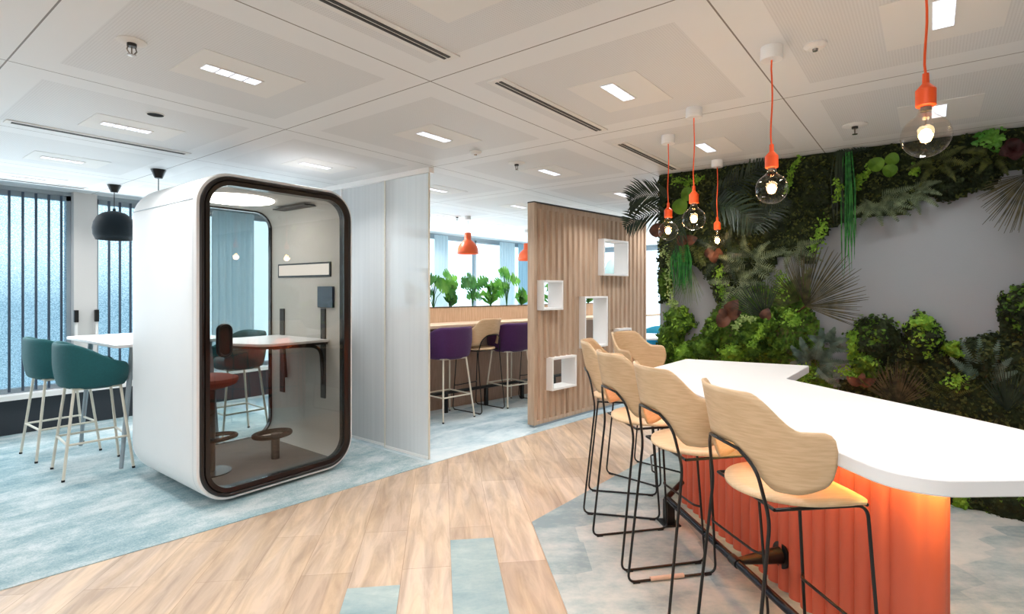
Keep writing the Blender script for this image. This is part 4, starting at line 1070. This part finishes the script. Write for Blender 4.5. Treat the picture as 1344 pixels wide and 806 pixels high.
def fern_tuft(px, py, specs, leaf, m, label, n=16, seed=3, width=0.004, name='fern', off=0.05, out=0.12):
    """several fern fronds out of one point; specs = (angle deg, length px)"""
    sy, sz_ = scale_at(px); pl = Pl(px, py, off); rnd = random.Random(seed); parts = []
    for k, (ad, ln) in enumerate(specs):
        a = math.radians(ad); b = MB(); L_ = ln*sy; bend = rnd.uniform(-0.15, 0.15); oo = out*rnd.uniform(0.5, 1.2)
        def S(q): return pl.P(math.cos(a)*L_*q-math.sin(a)*bend*L_*q*q, math.sin(a)*L_*q+math.cos(a)*bend*L_*q*q-0.08*L_*q*q, oo*math.sin(PI*0.7*q))
        b.tube([S(q/8) for q in range(9)], 0.0022, 5)
        for i in range(n):
            q = 0.12+0.88*(i+1)/n; c_ = S(q); t_ = (S(q)-S(q-0.04)).normalized(); sv = t_.cross(WN).normalized(); ll = leaf*sy*(1.05-q*0.9)*rnd.uniform(0.85, 1.1)
            for sg in (-1, 1):
                d = (t_*0.42+sv*sg*0.9+WN*rnd.uniform(0, 0.3)).normalized()
                ribbon(b, [c_, c_+d*ll*0.5, c_+d*ll], [width, width, 0.0008], WN, 0.2)
        parts.append(('frond', b, m))
    return pl.done(name, label, m, 'fern', None, parts=parts)
def sprig(path, m, label, size=0.016, n=70, spread=0.028, seed=1, off=0.10, name='trailing_sprig'):
    """curly sprig along a path of photograph points"""
    pl = Pl(path[0][0], path[0][1], off); rnd = random.Random(seed); base = pl.o; pts = [Vector(wp(x, y, off))-base for x, y in path]
    st_ = MB(); st_.tube(pts if len(pts) > 1 else pts*2, 0.003, 5)
    for i in range(n):
        q = rnd.uniform(0, len(pts)-1.001); k = int(q); p_ = pts[k].lerp(pts[k+1], q-k)
        flake(pl.b, p_+Vector((rnd.uniform(-0.03, 0.02), rnd.gauss(0, spread*0.5), rnd.gauss(0, spread*0.5))), size, rnd)
    return pl.done(name, label, m, 'sprig', None, parts=[('leaflets', pl.b, m), ('twig', st_, m)])
def hang(px, py, wpx, lpx, n, m, label, seed=1, off=0.10, width=0.004, name='hanging_grass'):
    sy, sz_ = scale_at(px); pl = Pl(px, py, off); rnd = random.Random(seed)
    for i in range(n):
        r0 = rnd.gauss(0, wpx*0.25)*sy; ln = lpx*sz_*rnd.uniform(0.6, 1.0); o0 = rnd.uniform(-0.03, 0.03); sw = rnd.uniform(-0.03, 0.03)
        ribbon(pl.b, [pl.P(r0*0.6, 0, o0), pl.P(r0, -ln*0.35, o0+0.015), pl.P(r0+sw*0.5, -ln*0.75, o0+0.008), pl.P(r0+sw, -ln, o0)], [width*0.6, width, width*0.9, 0.0008], WN, 0.3)
    return pl.done(name, label, m, 'hanging grass')
def discs(lst, m, label, off=0.10):
    px, py, r0 = lst[0]; pl = Pl(px, py, off); base = pl.o; parts = []
    for x, y, r in lst:
        sy, sz_ = scale_at(x); c_ = Vector(wp(x, y, off))-base; R_ = r*sy; b = MB()
        rings = []
        for k in range(20):
            a = 2*PI*k/20; rr = R_*(1+0.05*math.sin(3*a+x))
            rings.append([c_+Vector((-0.012*q*q+0.004*math.sin(2*a), rr*q*math.cos(a), rr*q*math.sin(a))) for q in (0.02, 0.5, 1.0)])
        b.grid(rings, closed_u=True); b.tube([c_, c_+Vector((off*0.8, 0.01, -0.03))], 0.002, 5); parts.append(('leaf', b, m))
    return pl.done('round_leaf_plant', label, m, 'plant', None, parts=parts)
def broad(px, py, specs, m, label, off=0.12, name='rust_leaf'):
    pl = Pl(px, py, off); sy, sz_ = scale_at(px); parts = []
    for ad, ln, wd in specs:
        a = math.radians(ad); b = MB(); L_ = ln*sy
        ribbon(b, [pl.P(math.cos(a)*L_*q, math.sin(a)*L_*q, 0.03*math.sin(q*PI)) for q in (0, 0.15, 0.4, 0.65, 0.85, 1)], [w_*wd*sy for w_ in (0.1, 0.75, 1, 0.75, 0.4, 0.03)], WN, 0.25)
        parts.append(('leaf', b, m))
    return pl.done(name, label, m, 'leaf cluster', None, parts=parts)

# moss mats that cover the wall
bed([(867, 226), (960, 216), (1100, 195), (1230, 180), (1344, 163), (1420, 152), (1420, 240), (1344, 226), (1322, 224), (1298, 244), (1280, 250), (1257, 263), (1239, 261), (1232, 255), (1207, 266), (1190, 282), (1160, 284), (1119, 288), (1092, 300), (1074, 323),
     (1068, 345), (1052, 345), (1050, 332), (1022, 338), (1012, 362), (1000, 370), (955, 395), (945, 400), (931, 366), (918, 350), (905, 345), (882, 340), (880, 396), (867, 397)],
    'dark green moss mat across the top and upper left of the green wall', 'dark', 0.05, 9000, 0.020, 11, 'olive')
bed([(945, 400), (958, 386), (1000, 366), (1010, 378), (1052, 366), (1066, 350), (1062, 400), (1080, 432), (1090, 480), (1100, 520), (1100, 560), (900, 560), (868, 560), (868, 440), (880, 425), (900, 436), (898, 450), (920, 440), (930, 420)],
    'green moss mat low on the green wall behind the bar table top', 'moss', 0.05, 4500, 0.018, 12, 'olive')
bed([(1100, 500), (1128, 480), (1128, 452), (1150, 436), (1180, 448), (1210, 436), (1240, 456), (1268, 458), (1300, 446), (1316, 420), (1330, 392), (1350, 372), (1480, 350), (1480, 740), (1250, 740), (1240, 668), (1235, 600), (1100, 560)],
    'dark moss mat at the lower right of the green wall', 'dark', 0.07, 7000, 0.020, 13, 'olive')
# mounds, lower left
mound(893, 420, 17, 17, 0.13, 'moss', 'round moss ball at the left edge above the far stool', 700, m2='lime')
mound(880, 448, 14, 20, 0.12, 'moss', 'moss clump at the left wall edge right beside the blue chair', 600, m2='lime')
mound(925, 457, 17, 15, 0.12, 'moss', 'low round moss clump left of the pale wall gap above the table', 600)
mound(900, 464, 16, 14, 0.12, 'lime', 'curly lime moss clump hugging the left corner of the table', 700, fs=0.02)
mound(938, 436, 12, 20, 0.11, 'moss', 'upright mossy lime clump left of the rust leaf', 500, m2='lime')
mound(990, 442, 26, 26, 0.15, 'moss', 'broad bright moss dome in the middle above the table', 1000, m2='moss')
mound(968, 462, 20, 12, 0.15, 'lime', 'lime curly moss hanging over the far table edge', 600, fs=0.018)
mound(1030, 445, 26, 28, 0.13, 'moss', 'moss dome just below the big fan palm hub', 1000, m2='olive')
mound(1014, 430, 12, 22, 0.16, 'moss', 'narrow moss ridge between the two bright moss domes', 500, m2='lime')
# mounds, lower right
mound(1150, 447, 30, 28, 0.16, 'dark', 'large dark moss dome with lime rim right of the grey wall gap', 1300, m2='moss')
mound(1122, 452, 8, 22, 0.17, 'lime', 'thin lime fringe on the left of the large dark moss dome', 350, fs=0.016)
mound(1210, 446, 24, 28, 0.17, 'dark', 'pointed dark moss dome crowned with lime curls', 1100, m2='lime')
mound(1211, 424, 14, 9, 0.17, 'lime', 'lime curls on top of the pointed moss dome', 500, fs=0.017)
mound(1252, 458, 14, 9, 0.14, 'lime', 'small lime clump right of the pointed moss dome', 350, fs=0.016)
mound(1140, 478, 22, 18, 0.15, 'moss', 'olive moss below the large dark dome', 700, m2='lime')
mound(1335, 405, 22, 30, 0.16, 'dark', 'dark moss dome at the right picture edge', 900, m2='moss')
mound(1290, 470, 36, 26, 0.14, 'dark', 'wide dark moss mound behind the grey fern', 1000, m2='olive')
mound(1262, 652, 12, 22, 0.10, 'lime', 'lime moss tuft near the floor under the table nose', 400, fs=0.02)
mound(1322, 658, 44, 36, 0.12, 'dark', 'dark moss mound near the floor at the right edge', 900, m2='moss')
# upper mounds
mound(1246, 246, 22, 16, 0.12, 'dark', 'dark moss bulge hanging at the lower rim of the top band', 700)
mound(1290, 228, 22, 20, 0.12, 'dark', 'dark moss bulge left of the drooping fan palm', 700, m2='olive')
mound(1075, 250, 26, 34, 0.10, 'dark', 'dark moss bulge behind the long hanging grass', 800, m2='olive')
mound(1010, 290, 34, 30, 0.10, 'dark', 'dark moss bulge above the feathery ferns at centre', 800, m2='olive')
mound(874, 370, 8, 24, 0.08, 'moss', 'moss fringe along the upper left wall edge', 400)
# fan palms
fan(1057, 402, 82, -22, 112, 56, 'palmbrown', 'largest fan palm, spreading right over the grey wall at centre', out=0.13, seed=2, off=0.10, stem=(-14, -10), width=0.012)
fan(1050, 395, 46, 95, 200, 30, 'olive', 'short dry fan palm left of the largest fan palm', out=0.08, seed=5, width=0.007)
fan(1178, 530, 58, 25, 155, 34, 'palmbrown', 'fan palm rising behind the table at lower right', out=0.14, seed=3, off=0.10)
fan(1352, 228, 88, 188, 275, 34, 'palmbrown', 'dark fan palm drooping at the upper right edge', out=0.12, seed=4, off=0.10, width=0.010)
fan(1006, 418, 52, 60, 165, 22, 'palm', 'slim dark fan palm rising at centre left above the moss', out=0.12, seed=6, off=0.12, web=0.25)
fan(908, 350, 52, 238, 300, 26, 'feather', 'pale bristly fan palm hanging down over the left wall gap', out=0.08, seed=7, off=0.06, web=0.2, width=0.005)
fan(1322, 540, 62, 40, 140, 26, 'palm', 'very dark fan palm low at the right edge', out=0.12, seed=8, off=0.10)
# palm fronds
frond(888, 262, 830, 262, 34, 22, 'palm', 'dark palm frond poking left past the wall edge, upper one', bend=-0.12, seed=1, out=0.10, width=0.008)
frond(886, 278, 824, 296, 26, 20, 'palm', 'dark palm frond poking left past the wall edge, lower one', bend=-0.1, seed=2, out=0.10, width=0.008)
frond(925, 262, 1008, 222, 28, 26, 'palm', 'dark palm frond sweeping up right to the ceiling', bend=-0.08, seed=3, out=0.12, width=0.007)
frond(925, 268, 992, 306, 34, 26, 'palm', 'dark palm frond arching down right behind the smallest bulb', bend=0.14, seed=4, out=0.16, width=0.008)
frond(905, 262, 880, 330, 22, 20, 'palm', 'dark palm frond hanging behind the leftmost bulb', bend=0.1, seed=5, out=0.10, width=0.006)
frond(960, 300, 1030, 270, 26, 24, 'palm', 'dim palm frond reaching towards the second nearest bulb', bend=-0.1, seed=6, out=0.12)
frond(1150, 195, 1095, 196, 10, 14, 'palm', 'small dark frond along the ceiling edge left of the largest bulb', bend=0.05, seed=7, out=0.08)
# ferns
fern_tuft(985, 345, [(20, 50), (-10, 48), (50, 40), (160, 44), (-40, 50), (200, 40), (100, 40)], 12, 'feather', 'grey-green feathery fern at the middle of the left foliage', seed=11)
fern_tuft(965, 370, [(0, 44), (-30, 50), (-60, 46), (170, 30), (30, 40), (-100, 40)], 12, 'feather', 'grey-green feathery fern above the rust leaf', seed=12)
fern_tuft(1040, 325, [(-20, 44), (-60, 40), (200, 40), (10, 44), (-100, 34)], 10, 'feather', 'dim feathery fern beside the small grey wall gap', seed=13)
fern_tuft(1070, 478, [(80, 48), (50, 46), (20, 44), (-8, 44), (110, 46), (140, 40), (170, 30), (-35, 40)], 15, 'grey', 'blue-grey fern clump right of the table corner', seed=14, width=0.006)
fern_tuft(1085, 452, [(60, 30), (25, 34), (95, 26), (-10, 34), (140, 26)], 12, 'grey', 'smaller blue-grey fern above the fern clump at the table corner', seed=15, width=0.006)
fern_tuft(1288, 500, [(95, 82), (70, 80), (115, 80), (50, 60), (135, 60), (30, 50)], 16, 'grey', 'tall grey fern standing before the dark mound at right', seed=16, width=0.005)
fern_tuft(1150, 262, [(-20, 50), (-50, 44), (-80, 40), (-110, 40), (-140, 40), (10, 50), (-5, 56), (-35, 50)], 14, 'feather', 'feathery fern drooping over the grey wall below the round leaves', seed=17)
fern_tuft(1195, 250, [(-10, 40), (-40, 44), (-70, 40), (-120, 40), (20, 40)], 12, 'feather', 'feathery fern drooping at the middle of the top band', seed=18)
fern_tuft(1300, 205, [(200, 44), (160, 40), (-10, 40), (-120, 34), (-60, 40)], 14, 'olive', 'dim olive fern at the top right under the ceiling', seed=19)
fern_tuft(1230, 215, [(180, 40), (-10, 44), (-50, 40), (-130, 40), (30, 40)], 12, 'olive', 'dim olive fern right of the largest bulb', seed=20)
fern_tuft(1160, 520, [(100, 66), (120, 60), (80, 70), (60, 50), (140, 50)], 6, 'olive', 'thin twiggy fern before the large dark dome', seed=21, width=0.002)
fern_tuft(1240, 520, [(100, 56), (125, 60), (75, 60), (50, 60), (25, 50), (150, 50)], 8, 'olive', 'thin twiggy fern right of the lower fan palm', seed=22, width=0.003)
fern_tuft(900, 300, [(200, 34), (-60, 44), (-90, 44), (-120, 40), (160, 30)], 10, 'olive', 'olive fern between the two leftmost bulbs', seed=23)
fern_tuft(950, 330, [(-10, 40), (60, 34), (-60, 44), (-120, 40), (140, 34)], 12, 'palm', 'dark green fern right behind the smallest bulb', seed=24)
# sprigs, grass, round and rust leaves
sprig([(1052, 205), (1040, 222), (1036, 240), (1032, 250)], 'lime', 'yellow-green sprig behind the second nearest bulb', n=120, seed=1)
sprig([(1145, 210), (1138, 226), (1128, 236), (1124, 246)], 'lime', 'lime sprig trailing left of the three round leaves', n=110, seed=2)
sprig([(1096, 236), (1102, 250), (1100, 264)], 'lime', 'lime sprig left of the long hanging grass', n=90, seed=3, off=0.14)
sprig([(1082, 292), (1074, 310), (1066, 332)], 'lime', 'bright lime sprig at the upper corner of the grey wall area', n=170, seed=4, spread=0.045)
sprig([(884, 238), (902, 240), (920, 234)], 'lime', 'yellow-green sprig under the ceiling at the upper left', n=140, seed=5, spread=0.04)
sprig([(870, 326), (880, 340), (878, 368), (882, 396), (886, 404)], 'sage', 'pale sage sprig trailing down the left wall edge', n=240, seed=6, spread=0.05)
sprig([(1028, 360), (1024, 378), (1028, 392)], 'lime', 'lime sprig left of the short dry fan palm', n=150, seed=7, spread=0.05)
sprig([(965, 430), (972, 420), (990, 418)], 'sage', 'pale sage sprig right of the rust leaf above the moss dome', n=130, seed=8, off=0.17)
sprig([(1000, 425), (996, 440), (986, 454)], 'lime', 'lime sprig running down the broad bright moss dome', n=120, seed=9, off=0.18)
sprig([(1032, 412), (1044, 416), (1040, 424)], 'lime', 'bright green sprig under the fan palm stalk', n=140, seed=10, off=0.17, spread=0.05)
sprig([(948, 350), (942, 362), (950, 380), (950, 392)], 'lime', 'olive-lime sprig beside the upper rim of the left wall gap', n=150, seed=11, spread=0.04)
sprig([(1200, 218), (1202, 230)], 'lime', 'small green sprig left below the largest bulb', n=60, seed=12)
sprig([(1290, 182), (1304, 178), (1308, 194)], 'fresh', 'green leafy sprig near the ceiling at upper right', n=100, seed=13, spread=0.05, size=0.026)
sprig([(1104, 486), (1118, 490), (1126, 498)], 'lime', 'yellow sprig right of the table corner ferns', n=100, seed=14, off=0.14, spread=0.05)
sprig([(1044, 492), (1054, 488), (1062, 494)], 'lime', 'lime sprig behind the table corner, standing in for the yellow under-table glow', n=140, seed=15, off=0.14, spread=0.06)  # added sprig; its colour stands in for light on the moss
sprig([(1250, 500), (1262, 502)], 'lime', 'yellow sprig between the two lower fan palms', n=90, seed=16, off=0.16, spread=0.05)
sprig([(920, 330), (924, 345)], 'olive', 'olive sprig left of the smallest bulb', n=110, seed=17, spread=0.05, size=0.024)
hang(1111, 200, 20, 168, 14, 'grass', 'long deep green grass hanging down over the grey wall', seed=1, off=0.13, width=0.0045)
hang(1103, 198, 14, 110, 16, 'palm', 'dark grass hanging left of the long green grass', seed=2, off=0.11)
hang(896, 322, 26, 66, 44, 'grass', 'green grass hanging below the leftmost bulb', seed=3, off=0.11, width=0.005)
discs([(1150, 216, 11), (1171, 209, 9.5), (1168, 224, 10)], 'round', 'three round lime leaves high on the green wall', 0.17)
discs([(903, 255, 9), (893, 271, 10)], 'round', 'two round green leaves behind the cord of the third pendant', 0.14)
broad(872, 303, [(175, 20, 9), (150, 14, 7)], 'rust', 'rust brown leaf left of the leftmost bulb at the wall edge')
broad(902, 318, [(160, 16, 7), (20, 14, 7), (80, 10, 6)], 'rust', 'rust brown leaves right of the leftmost bulb')
broad(938, 330, [(200, 14, 7), (-30, 14, 7), (270, 16, 7)], 'rust', 'rust brown leaves under the smallest bulb')
broad(956, 414, [(60, 24, 10), (20, 18, 9), (230, 20, 10), (150, 14, 7)], 'rust', 'large rust brown leaves above the moss at left of centre', 0.16)
broad(1004, 420, [(75, 17, 8)], 'rust', 'single rust brown leaf at the foot of the slim dark fan palm', 0.18)
broad(1330, 196, [(100, 20, 12), (200, 20, 12), (280, 20, 12), (0, 16, 10)], 'red', 'dark red leaves in the top right corner', 0.14, 'red_leaf')
broad(1130, 505, [(30, 22, 7), (150, 22, 7), (80, 20, 6)], 'rust', 'dim rust leaves behind the table at lower right', 0.14)

# ================= LIGHT =================
world = bpy.data.worlds.new('sky'); bpy.context.scene.world = world; world.use_nodes = True
nt = world.node_tree; nt.nodes.clear(); L = nt.links.new
out = nt.nodes.new('ShaderNodeOutputWorld'); bg = N(nt, 'Background', Strength=2.6); tc = N(nt, 'TexCoord'); s = N(nt, 'SeparateXYZ')
L(tc.outputs['Generated'], s.inputs[0]); r = N(nt, 'ValToRGB'); mr = N(nt, 'MapRange'); L(s.outputs[2], mr.inputs[0])
mr.inputs[1].default_value = -0.25; mr.inputs[2].default_value = 0.35
L(mr.outputs[0], r.inputs[0])
cr = r.color_ramp; cr.elements[0].position = 0.0; cr.elements[0].color = lin((150, 172, 184)); cr.elements[1].position = 1.0; cr.elements[1].color = lin((250, 252, 255))
e = cr.elements.new(0.38); e.color = lin((158, 178, 188)); e = cr.elements.new(0.50); e.color = lin((236, 244, 250))
r2 = N(nt, 'ValToRGB'); L(mr.outputs[0], r2.inputs[0]); c2_ = r2.color_ramp; c2_.elements[0].position = 0.0; c2_.elements[0].color = lin((226, 232, 236)); c2_.elements[1].position = 0.5; c2_.elements[1].color = lin((250, 252, 255))
mz = N(nt, 'MapRange'); L(s.outputs[0], mz.inputs[0]); mz.inputs[1].default_value = 0.30; mz.inputs[2].default_value = 0.42   # darker low down to one side, nearly white to the other
mw = N(nt, 'MixRGB'); L(mz.outputs[0], mw.inputs[0]); L(r.outputs[0], mw.inputs[1]); L(r2.outputs[0], mw.inputs[2])
L(mw.outputs[0], bg.inputs[0]); L(bg.outputs[0], out.inputs[0])

def area(name, loc, rot, sx, sy, e_, col=(1, 1, 1), parent=None):
    ld = bpy.data.lights.new(name, 'AREA'); ld.shape = 'RECTANGLE'; ld.size = sx; ld.size_y = sy; ld.energy = e_; ld.color = col
    o = bpy.data.objects.new(name, ld); C.objects.link(o); o.location = loc; o.rotation_euler = rot; return o
# daylight entering through the window walls, then an added fill lamp
area('daylight_left', (4.5, WINY-0.25, 1.5), (math.radians(-90), 0, 0), 11, 1.9, 170, (0.86, 0.95, 1))
area('daylight_far', (12.0, 4.0, 1.5), (0, math.radians(90), 0), 1.9, 5, 110, (0.86, 0.95, 1))
area('fill_behind', (-3.5, 0.5, 1.5), (0, math.radians(-90), 0), 2.2, 6, 78, (1, 0.97, 0.94))  # added fill lamp behind the camera; no window on that side

# ================= CAMERA =================
cam = bpy.data.cameras.new('camera'); co = bpy.data.objects.new('camera', cam); C.objects.link(co)
cam.sensor_fit = 'HORIZONTAL'; cam.sensor_width = 36; cam.lens = FPX/1344*36; cam.shift_y = -23/1344; cam.clip_start = 0.05
co.location = (0, 0, CAMH); co.rotation_euler = (PI/2, 0, TH-PI/2)
sc = bpy.context.scene; sc.camera = co
sc.view_settings.view_transform = 'Standard'; sc.view_settings.look = 'None'; sc.view_settings.gamma = 1; sc.view_settings.use_curve_mapping = False
sc.view_settings.exposure = 0.0
